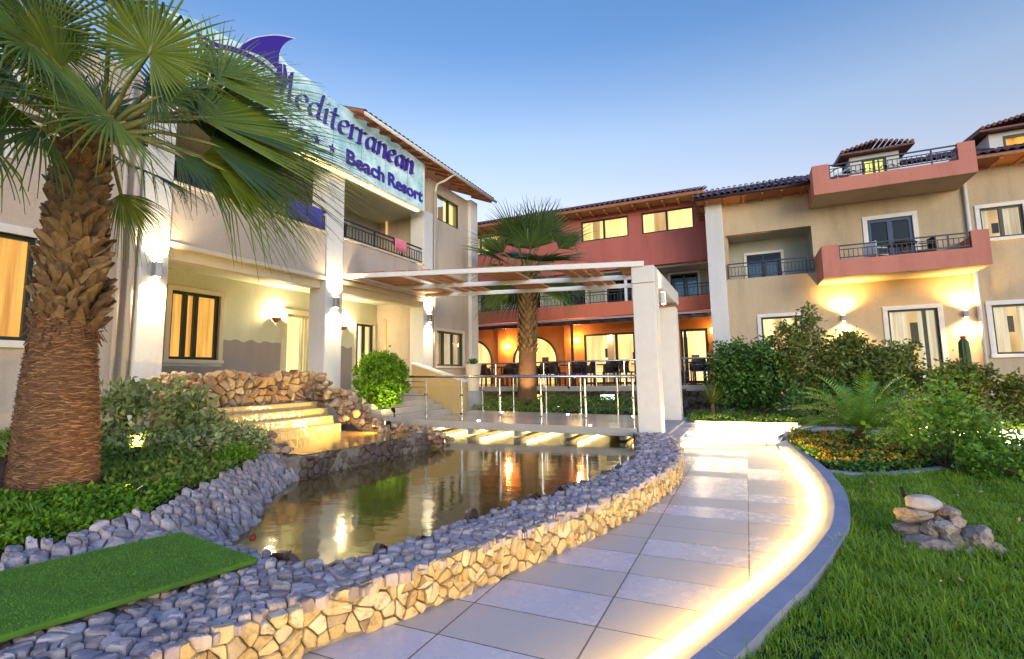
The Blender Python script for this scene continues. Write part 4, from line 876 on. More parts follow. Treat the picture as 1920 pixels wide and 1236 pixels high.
def fan(parent, Hh, A, Nn, R, half=120, nseg=44, droop=.5, root=None, mat='palm_leaf', split=.55, drop_tip=1.0):
    A = np.array(A, float); A /= np.linalg.norm(A); Nn = np.array(Nn, float); Nn -= A*(Nn@A); Nn /= np.linalg.norm(Nn); B = np.cross(Nn, A); Hh = np.array(Hh, float)
    th = np.linspace(-math.radians(half), math.radians(half), nseg)+RNG.normal(0, .008, nseg); dth = 2*math.radians(half)/nseg; st = np.array([0.02, .2, split*.7, split, split+(1-split)*.3, split+(1-split)*.58, split+(1-split)*.82, 1.0]); Vs = []; Fs = []; o = 0
    for t in th:
        d = math.cos(t)*A+math.sin(t)*B; L = R*(.70+.30*math.cos(t*.62))*RNG.uniform(.9, 1.06); ns = len(st); p = Hh.copy(); prev = 0; bend = RNG.uniform(.6, 1.5)*droop; kink = RNG.random() < .22*drop_tip
        x = -math.sin(t)*A+math.cos(t)*B; rows = []; dd = d.copy()
        for i, s in enumerate(st):
            g = bend*max(0, s-.25)**1.3*.9
            if kink and s > .66: g += 2.0
            dd = d+np.array([0, 0, -1])*g+Nn*.12*math.sin(s*3); dd /= np.linalg.norm(dd)
            p = p+dd*(s-prev)*L; prev = s
            w = s*L*math.tan(dth/2)*1.04 if s <= split else split*L*math.tan(dth/2)*(1-((s-split)/(1-split))**.85)*.90+.0015
            w = max(w, .003); f = Nn*w*.55
            rows += [p-x*w-f*.5, p+f, p+x*w-f*.5]
        Vs += rows
        for i in range(ns-1):
            a = o+3*i; Fs += [(a, a+3, a+4, a+1), (a+1, a+4, a+5, a+2)]
        o += 3*ns
    fo = arrays('frond', np.array(Vs), np.array(Fs), mat, parent)
    if root is not None:
        r = Vector(root); h = Vector(Hh); md = r.lerp(h, .5)+Vector((0, 0, .10*(h-r).length)); m = MB(); m.tube([r, md, h, h+Vector(A)*R*.16], [.03*R/1.0, .022, .018, .006], 6); m.build('petiole', 'petiole', fo, smooth=True)
    return fo
# ---- big palm on the left
pt = thing('fan_palm', 'large fan palm with thick fibrous brown trunk beside the stone bank', 'palm tree', (-5.6, 2.44, .2))
prof_z = [.15, .35, .7, 1.1, 1.5, 1.85, 1.95]; prof_r = [.365, .32, .302, .285, .256, .228, .222]
m = MB(); n = 40; vs = []
for iz in range(90):
    z = .12+iz*(1.98-.12)/89; r = np.interp(z, prof_z, prof_r)
    for k in range(n):
        a = 2*math.pi*k/n; rr_ = r*(1+.012*math.sin(z*95+math.sin(a*3)*1.2)+.012*math.sin(a*9+z*4)+random.uniform(-.010, .010)); vs.append((-5.6+rr_*math.cos(a), 2.44-.012*(z-1)+rr_*math.sin(a), z))
m.add(vs, [(i*n+k, i*n+(k+1) % n, (i+1)*n+(k+1) % n, (i+1)*n+k) for i in range(89) for k in range(n)])
trunk = m.build('trunk', 'palm_fibre', pt, smooth=True)
m = MB(); m.tube([(-5.6, 2.44, 1.9), (-5.6, 2.45, 2.6), (-5.58, 2.50, 3.5), (-5.56, 2.52, 3.8)], [.21, .18, .13, .08], 14); m.build('core', 'palm_fibre', trunk, smooth=True)
m = MB()
for ring in range(27):
    z = 1.84+ring*.070; R0 = np.interp(z, [1.84, 2.2, 2.9, 3.7], [.205, .185, .140, .10]); nb_ = 13
    for k in range(nb_):
        a = 2*math.pi*(k+.5*(ring % 2))/nb_+random.uniform(-.16, .16); lean = random.uniform(.16, .50); L_ = random.uniform(.11, .20); w = random.uniform(.048, .078); tw = random.choice((-1, 1))*random.uniform(.35, 1.1)
        er = np.array([math.cos(a), math.sin(a), 0]); et = np.array([-math.sin(a), math.cos(a), 0]); up = np.array([0, 0, 1.])
        c0 = np.array([-5.6, 2.46, z+random.uniform(-.04, .04)])+er*R0; dr = up*math.cos(lean)+er*math.sin(lean)+et*tw*.75; dr /= np.linalg.norm(dr); sw = np.cross(dr, er); pts = []; tip = random.uniform(.12, .6)
        for s, ww, th_ in ((0, .9, .03), (.35, 1.05, .04), (.75, .80, .032), (1.0, tip, .010)):
            c = c0+dr*L_*s+er*.05*s*s; e = sw*w*ww; o_ = er*th_
            pts += [c-e-o_*.35+RNG.normal(0, .006, 3), c+o_, c+e-o_*.35+RNG.normal(0, .006, 3), c-o_*.4]
        m.add(pts, [(4*i+j, 4*i+(j+1) % 4, 4*i+4+(j+1) % 4, 4*i+4+j) for i in range(3) for j in range(4)] + [(12, 13, 14, 15)])
m.build('leaf_base', 'palm_boot', pt)
k = 5200; a = RNG.uniform(0, 6.283, k); z = RNG.uniform(.14, 1.97, k); r = np.interp(z, prof_z, prof_r)*1.012; L_ = RNG.uniform(.03, .12, k); sl = RNG.normal(0, .22, k); out = RNG.uniform(.002, .022, k)
def ring_(aa, zz, rr_): return np.c_[-5.6+rr_*np.cos(aa), 2.44-.012*(zz-1)+rr_*np.sin(aa), zz]
a2 = a+L_/r; w = RNG.uniform(.0015, .0045, k); V = np.stack([ring_(a, z-w, r), ring_(a, z+w, r), ring_((a+a2)/2, z+sl*L_*.5+w, r+out*.5), ring_((a+a2)/2, z+sl*L_*.5-w, r+out*.5), ring_(a2, z+sl*L_, r+out)], 1).reshape(-1, 3); o_ = np.arange(k)[:, None]*5
arrays('fibre_strands', V, [o_+np.array([[0, 1, 2, 3]]), o_+np.array([[3, 2, 4]])], 'palm_strand', trunk)
m = MB()      # ragged fibre skirt where the leaf bases end
for k in range(110):
    a = random.uniform(0, 6.283); r = .235; c = np.array([-5.6+r*math.cos(a), 2.45+r*math.sin(a), random.uniform(1.78, 1.98)]); d = np.array([math.cos(a)*.35, math.sin(a)*.35, random.uniform(-.9, .5)])*random.uniform(.08, .2); m.beam(tuple(c), tuple(c+d), .012, .006)
m.build('fibre', 'palm_fibre', trunk)
C0 = (-5.5, 2.56, 3.72)
L_, D_ = 'palm_leaf', 'palm_leaf_dark'
FR = [  # hastula, axis, normal, radius, half spread, droop, leaf
 ((-4.90, 2.60, 4.42), (.15, .12, 1), (1, -.25, -.2), .90, 165, .30, L_), ((-5.3, 1.98, 4.30), (.1, -.55, 1), (.9, -.4, .1), .85, 150, .5, D_), ((-4.95, 2.36, 3.68), (.3, -.9, -.30), (.75, .2, .65), 1.05, 90, .45, L_),
 ((-4.90, 3.10, 4.02), (.06, 1, .40), (.80, -.25, .55), 1.95, 62, .16, L_), ((-4.95, 3.15, 4.05), (.05, 1, .22), (.6, -.3, .75), 1.85, 55, .35, D_), ((-4.88, 3.20, 3.78), (.25, 1, -.08), (.70, -.25, .7), 1.65, 72, .55, D_), ((-5.0, 3.20, 3.66), (.12, 1, -.38), (.9, .1, .5), 1.50, 72, .85, L_),
 ((-5.0, 1.80, 4.02), (.35, -.8, -.15), (.8, -.1, .6), .95, 100, .7, L_), ((-5.3, 1.70, 3.62), (.3, -.9, -.3), (.7, 0, .7), .9, 85, .9, D_), ((-5.5, 3.1, 4.40), (-.1, .8, .35), (.7, -.4, .6), 1.15, 80, .6, D_), ((-5.3, 2.45, 4.95), (.0, .0, 1), (1, .1, .1), .85, 110, .4, D_),
 ((-5.3, 3.25, 4.75), (.0, 1, .70), (.5, -.6, .5), 1.1, 70, .35, L_), ((-5.2, 1.9, 3.72), (.3, -1, .05), (.6, .1, .9), .95, 85, .9, D_), ((-5.3, 3.3, 4.15), (.1, 1, .05), (.6, -.5, .6), 1.3, 80, .9, D_),
 ((-4.85, 3.30, 3.55), (.30, 1, -.25), (.8, 0, .6), 1.35, 70, 1.1, L_), ((-5.0, 3.35, 4.55), (.05, 1, .62), (.7, -.5, .4), 1.35, 65, .3, L_), ((-5.1, 1.95, 3.42), (.35, -1, -.30), (.75, .1, .65), 1.0, 70, 1.0, D_), ((-5.2, 3.3, 4.25), (.1, 1, .32), (.7, -.4, .6), 1.6, 60, .4, D_),
 ((-5.5, 1.80, 3.30), (.2, -1, -.35), (.7, 0, .7), .85, 80, 1.1, L_), ((-5.80, 2.90, 3.30), (.05, .5, -.9), (.9, .2, .3), .80, 75, 1.2, L_),
 ((-6.2, 2.9, 4.3), (-.5, .6, .8), (.8, 0, .5), .9, 110, .6, D_), ((-6.2, 2.2, 4.1), (-.6, -.5, .6), (.6, 0, .8), .9, 110, .7, D_), ((-6.1, 3.1, 3.75), (-.5, 1, .1), (.5, 0, .9), .95, 90, .9, D_),
 ((-5.05, 2.75, 4.08), (.6, .45, .35), (.8, -.3, .6), .72, 115, 1.4, D_), ((-5.15, 2.05, 4.02), (.35, -.75, .35), (.9, -.2, .3), .85, 105, .9, L_), ((-4.9, 2.9, 3.55), (.5, .75, -.6), (.8, .1, .6), .85, 65, 1.5, D_)]
for h, a, nn_, R, hf, dr, lf in FR: fan(pt, h, a, nn_, R, hf, 56 if hf > 90 else 44, dr, C0, lf, .40)
m = MB()
for k in range(16):
    a = random.uniform(0, 6.283); m.tube([(-5.6, 2.47, 3.5), (-5.6+.22*math.cos(a), 2.47+.22*math.sin(a), 3.75), (-5.6+.5*math.cos(a), 2.47+.5*math.sin(a), 3.80+random.uniform(-.1, .2))], [.03, .022, .015], 6)
m.build('old_petiole', 'petiole', pt, smooth=True)
# ---- second palm in front of the terrace
p2 = thing('fan_palm', 'smaller fan palm with slim trunk in front of the terrace, behind the bridge', 'palm tree', (-6.5, 15.2, .4))
m = MB(); n = 22; vs = []
for iz in range(70):
    z = .35+iz*(5.3-.35)/69; r = np.interp(z, [.35, .8, 2.2, 2.4, 4.4, 5.3], [.36, .31, .29, .27, .24, .16])
    for k in range(n): a = 2*math.pi*k/n; rr_ = r*(1+random.uniform(-.03, .03)); vs.append((-6.5+.03*(z-1)+rr_*math.cos(a), 15.2+rr_*math.sin(a), z))
m.add(vs, [(i*n+k, i*n+(k+1) % n, (i+1)*n+(k+1) % n, (i+1)*n+k) for i in range(69) for k in range(n)]); m.build('trunk', 'palm_fibre', p2, smooth=True)
m = MB()
for ring in range(26):
    z = 2.1+ring*.12; R0 = np.interp(z, [2.1, 4.4, 5.2], [.27, .25, .16])
    for k in range(10):
        a = 2*math.pi*(k+.5*(ring % 2))/10+random.uniform(-.15, .15); er = np.array([math.cos(a), math.sin(a), 0]); et = np.array([-math.sin(a), math.cos(a), 0]); c = np.array([-6.5+.03*(z-1), 15.2, z])+er*R0; w = .075; L_ = random.uniform(.14, .22)
        pts = []
        for s, ww in ((0, 1), (.6, .8), (1, .35)): cc = c+np.array([0, 0, 1.])*L_*s+er*.07*s; pts += [cc-et*w*ww, cc+er*.025, cc+et*w*ww]
        m.add(pts, [(0, 3, 4, 1), (1, 4, 5, 2), (3, 6, 7, 4), (4, 7, 8, 5), (6, 8, 7)])
m.build('leaf_base', 'palm_boot', p2)
C2 = np.array([-6.38, 15.2, 4.8])
F2 = [(0, 1.45, .2), (.5, 1.1, .2), (1.6, 1.0, .2), (2.7, .95, .25), (3.6, 1.05, .2), (4.6, .9, .25), (5.6, .95, .25), (.1, .45, .35), (1.1, .3, .4), (2.2, .5, .35), (3.15, .35, .4), (4.1, .45, .4), (5.2, .4, .4), (-.2, -.25, .6), (2.9, -.35, .6), (5.0, -.3, .6), (3.7, -.1, .5), (4.4, -.7, .7), (3.3, -.75, .7), (2.4, -.6, .7), (6.1, -.8, .7), (5.4, -.05, .5), (5.8, -.55, .6), (.9, -.3, .6)]
for az, el, dr in F2:
    az += random.uniform(-.15, .15); d = np.array([math.cos(az)*math.cos(el), math.sin(az)*math.cos(el), math.sin(el)]); hh = C2+d*random.uniform(.8, 1.2)+np.array([0, 0, .12]); up = np.array([0, 0, 1.])-d*d[2]
    fan(p2, hh, d, up if el < 1.1 else np.array([math.cos(az+1.5), math.sin(az+1.5), .1]), random.uniform(1.3, 1.7), 74, 26, dr, C2-np.array([0, 0, .25]), random.choice(('palm_leaf_far', 'palm_leaf_far', 'palm_leaf_dark')), .45, .5)
# ---- clipped round bush
shrub('round_bush', 'clipped round bright green bush beside the porch stairs', 'bush', (-7.8, 9.5, .66), [((-7.8, 9.5, 1.34), (.56, .58, .58)), ((-7.65, 9.25, 1.5), (.36, .36, .40)), ((-7.75, 9.8, 1.48), (.38, .36, .40)), ((-7.7, 9.6, 1.1), (.5, .5, .42))], 10500, .075, 'leaf_box', .6, 5, .07, .3, None, None, .80)
# ---- shrubs right of the piers
shrub('shrub', 'dense dark green shrub just right of the pergola piers', 'shrub', (-.1, 15.2, .1), [((-.25, 15.2, 1.2), (.68, .6, .95)), ((.45, 15.0, 1.15), (.6, .6, 1.0))], 11000, .11, 'leaf_dark', .55, 6, .16)
shrub('shrub', 'tall shrub with arching sprigs in front of the leftmost ground window of the tan wall', 'shrub', (1.6, 14.8, .1), [((1.35, 14.9, 1.4), (.62, .6, .9)), ((1.45, 14.9, 2.55), (.30, .3, .42)), ((.95, 14.9, 2.2), (.3, .3, .4)), ((2.1, 14.7, 1.35), (.55, .6, .85))], 8500, .115, 'leaf_olive', .42, 8, .2)
shrub('shrub', 'brownish green shrub below the wall lamp on the tan wall', 'shrub', (3.0, 14.5, .1), [((2.95, 14.5, 1.15), (.62, .6, .75)), ((2.45, 14.6, 1.85), (.3, .4, .35)), ((3.4, 14.5, 1.7), (.25, .3, .25))], 6500, .115, 'leaf_olive', .42, 7, .2)
shrub('shrub', 'yellow lit leafy shrub under the double glow of the wall lamp', 'shrub', (4.1, 13.9, .1), [((4.0, 13.9, .85), (.5, .5, .55)), ((4.45, 13.8, 1.2), (.22, .3, .25))], 3600, .10, 'leaf_gold', .5, 7, .2)
shrub('shrub', 'loose yellow green shrub below the rightmost ground floor window', 'shrub', (5.3, 13.9, .1), [((5.05, 13.9, .7), (.42, .4, .45)), ((5.85, 14.1, .65), (.45, .5, .45))], 3000, .10, 'leaf_gold', .5, 7, .2)
shrub('shrub', 'low mid green shrub between the dark hedge and the cycad', 'shrub', (1.6, 13.6, .1), [((1.3, 13.7, .55), (.75, .3, .42)), ((2.5, 13.7, .6), (.8, .35, .5))], 3200, .085, 'leaf_dark', .55, 4, .2, .3, None, ('flower', 'pink_petal', 60, .05, .9))
# sapling in the flower bed
sp = thing('sapling', 'airy young tree with bright small leaves and thin crooked stems in the flower bed', 'young tree', (2.28, 8.45, .04))
m = MB(); tips = []
for k, (e, w) in enumerate((((2.15, 8.5, .95), .022), ((2.6, 8.4, .85), .018), ((1.95, 8.3, .7), .014), ((2.75, 8.6, .55), .012), ((1.75, 8.5, .5), .010), ((2.4, 8.7, 1.15), .012), ((2.75, 8.2, .35), .010))):
    b = Vector((2.28, 8.45, .03)); e = Vector(e); md = b.lerp(e, .5)+Vector((random.uniform(-.08, .08), random.uniform(-.08, .08), 0)); m.tube([b, md, e], [w, w*.7, .004], 6); tips += [md.lerp(e, t) for t in (.3, .6, .85, 1.0)]
m.build('stem', 'bark', sp, smooth=True)
P = np.concatenate([np.array(t)+RNG.normal(0, 1, (62, 3))*np.array([.17, .15, .085]) for t in tips]); P = P[P[:, 2] > .08]; V, F = leaves_at(P, .075, .6, .15); arrays('foliage', V, F, 'leaf_bright', sp)
shrub('shrub', 'leafy green bush at the right edge of the lawn behind the rock pile', 'shrub', (3.0, 8.1, .04), [((2.75, 8.0, .24), (.5, .35, .24)), ((3.3, 8.2, .28), (.4, .35, .28))], 1900, .075, 'leaf_bright', .55, 5, .2)
shrub('shrub', 'pale green bush beside the upper walk, right of the sapling', 'shrub', (3.2, 9.4, .04), [((2.8, 9.3, .32), (.4, .3, .32)), ((2.35, 9.2, .3), (.4, .3, .3))], 1800, .07, 'leaf_bright', .55, 5, .22, .3, None, ('flower', 'pink_petal', 40, .05, .9))
# cycad
cy = thing('cycad', 'low cycad with arching feathery dark green leaves in the flower bed', 'cycad', (1.78, 10.75, .04))
m = MB(); m.lathe((1.78, 10.75, .02), [(.13, 0), (.15, .12), (.12, .26), (.05, .32)], 14); m.build('trunk', 'bark', cy)
for k in range(46):
    az = k*2.399; el = 1.25-1.15*(k/46)**.8+random.uniform(-.1, .1); L_ = random.uniform(1.0, 1.35); d = np.array([math.cos(az)*math.cos(el), math.sin(az)*math.cos(el), math.sin(el)]); p = np.array([1.78, 10.75, .30]); V = []; F = []; pts = []
    x = np.array([-math.sin(az), math.cos(az), 0]); ns = 26
    for s in range(ns):
        t = s/(ns-1); dd = d+np.array([0, 0, -1.])*t**1.4*.75; dd /= np.linalg.norm(dd); p = p+dd*L_/ns; pts.append(p.copy()); nn_ = np.cross(x, dd)
        if s < 2: continue
        w = .17*math.sin(math.pi*(.12+.83*t))**.7
        for sd_ in (-1, 1):
            q = p+x*sd_*w*.92+dd*w*.45+nn_*w*.28*(-1); o = len(V); hw = dd*.014; V += [p-hw, p+hw, q+hw*.2, q-hw*.2, p]; F.append((o, o+1, o+2, o+3))
    V = np.array(V); fo = arrays('frond', V, np.array(F), 'cycad_leaf', cy); m = MB(); m.tube(pts[::5]+[pts[-1]], .006, 5); m.build('rib', 'petiole', fo)
# spiky yucca by the pier
def spiky(name, label, cat, base, n, L0, mat, w=.025, el0=.1, el1=1.4):
    t = thing(name, label, cat, base); V = []; F = []
    for k in range(n):
        az = k*2.399+random.uniform(-.2, .2); el = random.uniform(el0, el1); d = np.array([math.cos(az)*math.cos(el), math.sin(az)*math.cos(el), math.sin(el)]); x = np.array([-math.sin(az), math.cos(az), 0]); p = np.array(base)+np.array([0, 0, .1]); L_ = L0*random.uniform(.75, 1.1); o = len(V)
        for s in range(6):
            u = s/5; ww = w*(.7+.6*u if u < .4 else (1-u)*1.55)+.001; dd = d+np.array([0, 0, -1])*u*u*.25; V += [p-x*ww, p+np.array([0, 0, -.3])*ww, p+x*ww]; p = p+dd*L_/5
        for s in range(5): F += [(o+3*s, o+3*s+3, o+3*s+4, o+3*s+1), (o+3*s+1, o+3*s+4, o+3*s+5, o+3*s+2)]
    arrays('foliage', np.array(V), np.array(F), mat, t); return t
t = spiky('yucca', 'small spiky yucca on a short stem in front of the dark green shrub', 'yucca', (-.85, 14.0, .45), 46, .62, 'leaf_gold', .018)
m = MB(); m.tube([(-.85, 14.0, .05), (-.85, 14.0, .56)], [.06, .045], 8); m.build('stem', 'bark', t)
# cactus
t = thing('cactus', 'upright column cactus with a red tip in front of the tan wall', 'cactus', (4.6, 15.0, .1)); m = MB(); prof_c = [(.085, 0), (.095, .8), (.095, 1.6), (.085, 1.86), (.035, 1.95)]
n = 20; vs = [(4.6+r*(1+.16*math.cos(8*2*math.pi*k/n*n/20))*math.cos(2*math.pi*k/n), 15.0+r*(1+.16*(k % 2))*math.sin(2*math.pi*k/n), .1+z) for r, z in prof_c for k in range(n)]
m.add(vs, [(i*n+k, i*n+(k+1) % n, (i+1)*n+(k+1) % n, (i+1)*n+k) for i in range(4) for k in range(n)] + [tuple(range(4*n, 5*n))]); m.build('stem', 'cactus', t); m = MB(); V, F = rock((4.6, 15.0, 2.07), .06, (1, 1, .8), 4); m.add([tuple(v) for v in V], F); m.build('flower', 'flower_red', t)
# ---- left bed shrubs
shrub('shrub', 'variegated grey green shrub in front of the nearest white column', 'shrub', (-7.0, 3.95, .5), [((-7.0, 3.75, 1.12), (.28, .36, .24)), ((-6.9, 3.55, .75), (.3, .3, .2))], 900, .10, 'leaf_vari', .55, 9, .22)
shrub('shrub', 'variegated shrub against the jumbled rocks left of the cascade', 'shrub', (-6.9, 4.5, .5), [((-6.9, 4.3, 1.05), (.3, .34, .26)), ((-6.75, 4.5, .7), (.3, .3, .2))], 900, .10, 'leaf_vari', .55, 8, .22)
shrub('shrub', 'spreading grey pink leaved shrub above the left end of the stone bank', 'shrub', (-6.2, 4.75, .4), [((-6.2, 4.55, .55), (.35, .45, .2)), ((-6.5, 4.1, .55), (.35, .45, .2))], 2600, .07, 'leaf_vari', .55, 6, .2, .3, None, ('flower', 'pink_petal', 90, .035, .9))
shrub('shrub', 'bright lime green mound of soft foliage on the edge of the stone bank', 'shrub', (-5.75, 4.30, .3), [((-5.72, 4.30, .42), (.20, .24, .17))], 2600, .035, 'leaf_box', .4, 3, .12)
def cover(name, label, cat, poly, zf, n, size, mat, h=.16, extra=None):
    lo, hi = np.min(poly, 0), np.max(poly, 0); P = RNG.uniform(lo, hi, (int(n*2.2), 2)); P = P[inpoly(P[:, 0], P[:, 1], poly)][:n]
    hh = (.5+.5*np.sin(P[:, 0]*5.1+P[:, 1]*2.3)*np.cos(P[:, 1]*4.7-P[:, 0]))*.6+.4
    Z = np.array([zf(x, y) for x, y in P])+RNG.uniform(0, 1, len(P))**.7*h*hh; V, F = leaves_at(np.c_[P, Z], size, .55, .4); o = arrays(name, V, F, mat, None, (*P.mean(0), .1)); tag(o, label, cat, None, 'stuff')
    if extra:
        nm, lb, mt, k, sz = extra; Q = RNG.integers(0, len(P), k); V, F = leaves_at(np.c_[P[Q], np.array([zf(x, y) for x, y in P[Q]])+h*hh[Q]*1.02], sz, 1.0, 1.2); V2, F2 = leaves_at(np.c_[P[Q], np.array([zf(x, y) for x, y in P[Q]])+h*hh[Q]*1.02], sz, 1.0, .2); o = arrays(nm, np.concatenate([V, V2]), np.concatenate([F, F2+len(V)]), mt, None, (*P.mean(0), .1)); tag(o, lb, 'flowers', None, 'stuff')
zl = lambda x, y: float(zleft(np.array(x), np.array(y)))
cover('ground_cover', 'low leafy ground cover under the big palm', 'ground cover', [(-8.5, 2.6), (-8.5, 5.2), (-6.2, 5.1), (-5.2, 3.8), (-4.75, 2.9), (-5.3, 2.7)], zl, 15000, .055, 'leaf_cover', .20, ('flowers', 'tiny red flowers dotted among the ground cover under the palm', 'flower_red', 90, .02))
cover('low_hedge', 'bright green low hedge plants in front of the palm trunk', 'hedge', [(-6.3, 1.2), (-4.25, 1.4), (-4.22, 1.95), (-4.42, 2.55), (-4.85, 3.1), (-5.1, 2.6), (-5.2, 2.1), (-6.3, 1.9)], zl, 10000, .045, 'leaf_box', .17)
cover('flowers_bed', 'low mass of small orange marigold plants in the bed by the kerb', 'flower bed plants', [(.60, 10.3), (.78, 8.6), (.93, 7.85), (1.35, 7.82), (2.0, 8.4), (2.9, 9.4), (2.9, 10.4), (1.6, 11.3), (.72, 11.6)], lambda x, y: .05, 15000, .055, 'leaf_dark', .20, ('marigolds', 'orange marigold flower heads in the bed by the kerb', 'marigold', 1500, .034))
cover('ground_cover', 'yellow green ground cover behind the lit upper walk', 'ground cover', [(-1.4, 13.2), (1, 13.2), (2.9, 13.1), (2.9, 14.4), (-1.4, 15.6)], lambda x, y: .12, 11000, .06, 'leaf_cover', .24)
cover('ground_cover', 'low green plants on the mound behind the bridge', 'ground cover', [(-7.6, 13.5), (-2.1, 13.6), (-2.1, 16.3), (-9, 16.3)], lambda x, y: .2+.28*min(1, max(0, (y-13.2)/2)), 9000, .07, 'leaf_cover', .22)
cover('ground_cover', 'green plants on the far right behind the upper walk', 'ground cover', [(3.2, 13.0), (6.8, 12.0), (8, 14.5), (3.2, 14.6)], lambda x, y: .12, 8000, .07, 'leaf_cover', .22)
t = thing('young_palm', 'arching yellow green palm leaf at the far left edge', 'palm', (-5.0, 1.6, .35))
for az, el in ((.9, .75), (.3, .5), (1.7, .6)):
    V = []; F = []; p = np.array([-5.0, 1.55, .36]); d = np.array([math.cos(az)*math.cos(el), math.sin(az)*math.cos(el), math.sin(el)]); x = np.array([-math.sin(az), math.cos(az), 0])
    for s in range(24):
        u = s/23; dd = d+np.array([0, 0, -1])*u**1.3*1.5; dd /= np.linalg.norm(dd); p = p+dd*.03
        for sd_ in (-1, 1): w = .16*math.sin(math.pi*(.15+.8*u)); o = len(V); q = p+x*sd_*w+dd*w*.6-np.array([0, 0, w*.25]); V += [p-dd*.009, p+dd*.009, q]; F.append((o, o+1, o+2))
    arrays('frond', np.array(V), np.array(F), 'leaf_bright', t)
# ---- grass
def grass(name, label, poly, n, z, hgt, mat='grass_blade'):
    lo, hi = np.min(poly, 0), np.max(poly, 0); k = int(n*3); u = RNG.uniform(0, 1, k); q = lo[1]+(hi[1]-lo[1])*u**1.5; P = np.c_[RNG.uniform(lo[0], hi[0], k), q]; P = P[inpoly(P[:, 0], P[:, 1], poly)]
    P = P[(P[:, 0]*1.0 < P[:, 1]*.62+.9)][:n]; n = len(P)
    patch = .74+.26*np.sin(P[:, 0]*11+P[:, 1]*7)*np.sin(P[:, 1]*9-P[:, 0]*5)+.35*np.sin(P[:, 0]*4.3+1.7*np.sin(P[:, 1]*3.1))*np.sin(P[:, 1]*3.7+P[:, 0]*1.3); Hh = hgt*RNG.uniform(.5, 1.25, n)*patch; az = RNG.uniform(0, 6.283, n); ln = RNG.uniform(.1, 1.3, n)*Hh; w = (.0022+.0011*P[:, 1]*.35)*RNG.uniform(.8, 1.3, n)
    dx, dy = np.cos(az), np.sin(az); b = np.c_[P, np.full(n, z)]; sx = np.c_[-dy*w, dx*w, np.zeros(n)]
    mid = b+np.c_[dx*ln*.35, dy*ln*.35, Hh*.6]; tip = b+np.c_[dx*ln, dy*ln, Hh*.92]
    V = np.stack([b-sx, b+sx, mid+sx*.8, mid-sx*.8, tip], 1).reshape(-1, 3); o = np.arange(n)[:, None]*5
    ob = arrays(name, V, [o+np.array([[0, 1, 2, 3]]), o+np.array([[3, 2, 4]])], mat, None, (2, 4, 0)); tag(ob, label, 'grass', None, 'stuff')
edge = [tuple(x-nrm_*.012) for x, nrm_ in zip(ko, nrm) if x[1] < 7.9 and x[1] > .6]
GP = edge + [(3.6, .6), (6.5, 5.5), (5.0, 9), (3.2, 9.5), (2.1, 8.3), (1.35, 7.78), (.88, 7.78)]
grass('grass', 'mown green lawn between the curved kerb and the right edge', GP, 130000, .03, .070)
grass('grass', 'longer yellow green grass tufts scattered over the lawn', GP, 16000, .03, .12, 'grass_tuft')

k = 70; P = np.c_[RNG.uniform(.9, 3.6, k), RNG.uniform(3.6, 7.6, k)]; P = P[inpoly(P[:, 0], P[:, 1], GP)]; V, F = leaves_at(np.c_[P, np.full(len(P), .085)], .032, .7, .05); o = arrays('fallen_petals', V, F, 'pink_petal', None, (2, 5, .08)); tag(o, 'pale pink petals fallen on the lawn', 'petals', None, 'stuff')
# ================================================================== pergola, bridge, lamps and small things
pg = thing('pergola', 'cream portal pergola whose slatted roof runs from two piers to the left building', 'pergola', (-1.75, 11.8, .15))
for q0, q1 in ((10.05, 10.50), (13.20, 13.66)):
    m = MB(); m.box(-1.975, -1.535, q0, q1, .10, 3.14 if q0 < 11 else 3.02); m.box(-1.955, -1.555, q0+.012, q1-.012, 2.6, 3.0); m.build('pier', 'cream_light', pg, bevel=.012)
m = MB(); m.box(-1.98, -1.53, 10.03, 13.9, 3.145, 3.48); m.build('lintel', 'cream_light', pg, bevel=.012)
m = MB(); m.box(-1.62, -1.20, 10.0, 14.1, .02, .155); m.box(-2.05, -1.45, 9.9, 14.1, .0, .20); m.build('plinth', 'concrete', pg, bevel=.01)
BR = [((-1.72, 10.02, 3.52), (-8.55, 9.12, 3.78)), ((-1.90, 11.3, 3.50), (-8.55, 10.88, 3.77)), ((-1.90, 12.42, 3.50), (-8.55, 12.38, 3.76))]
for a, b in BR:
    m = MB(); m.beam(a, b, .055, .105); m.build('beam', 'white_metal', pg, bevel=.006)
m = MB(); m.beam(BR[0][1], BR[2][1], .06, .10); m.build('wall_beam', 'white_metal', pg)
def onb(k, p):
    a, b = Vector(BR[k][0]), Vector(BR[k][1]); t = (p-a.x)/(b.x-a.x); return a+(b-a)*t
m = MB()
for p0, p1 in ((-8.5, -7.55), (-7.25, -7.02), (-6.92, -6.69), (-6.6, -6.37), (-5.45, -4.62), (-3.62, -3.40), (-3.33, -3.12), (-3.05, -2.84), (-2.37, -1.99)):
    for k in (0, 1):
        a0, a1, b0, b1 = onb(k, p0), onb(k, p1), onb(k+1, p0), onb(k+1, p1); up = Vector((0, 0, .030)); vs = [a0, a1, b1, b0]; vs = [v+Vector((0, .0, .056)) for v in vs]; m.add(vs+[v+up for v in vs], [(0, 3, 2, 1), (4, 5, 6, 7), (0, 1, 5, 4), (1, 2, 6, 5), (2, 3, 7, 6), (3, 0, 4, 7)])
m.build('slat', 'slat_wood', pg)
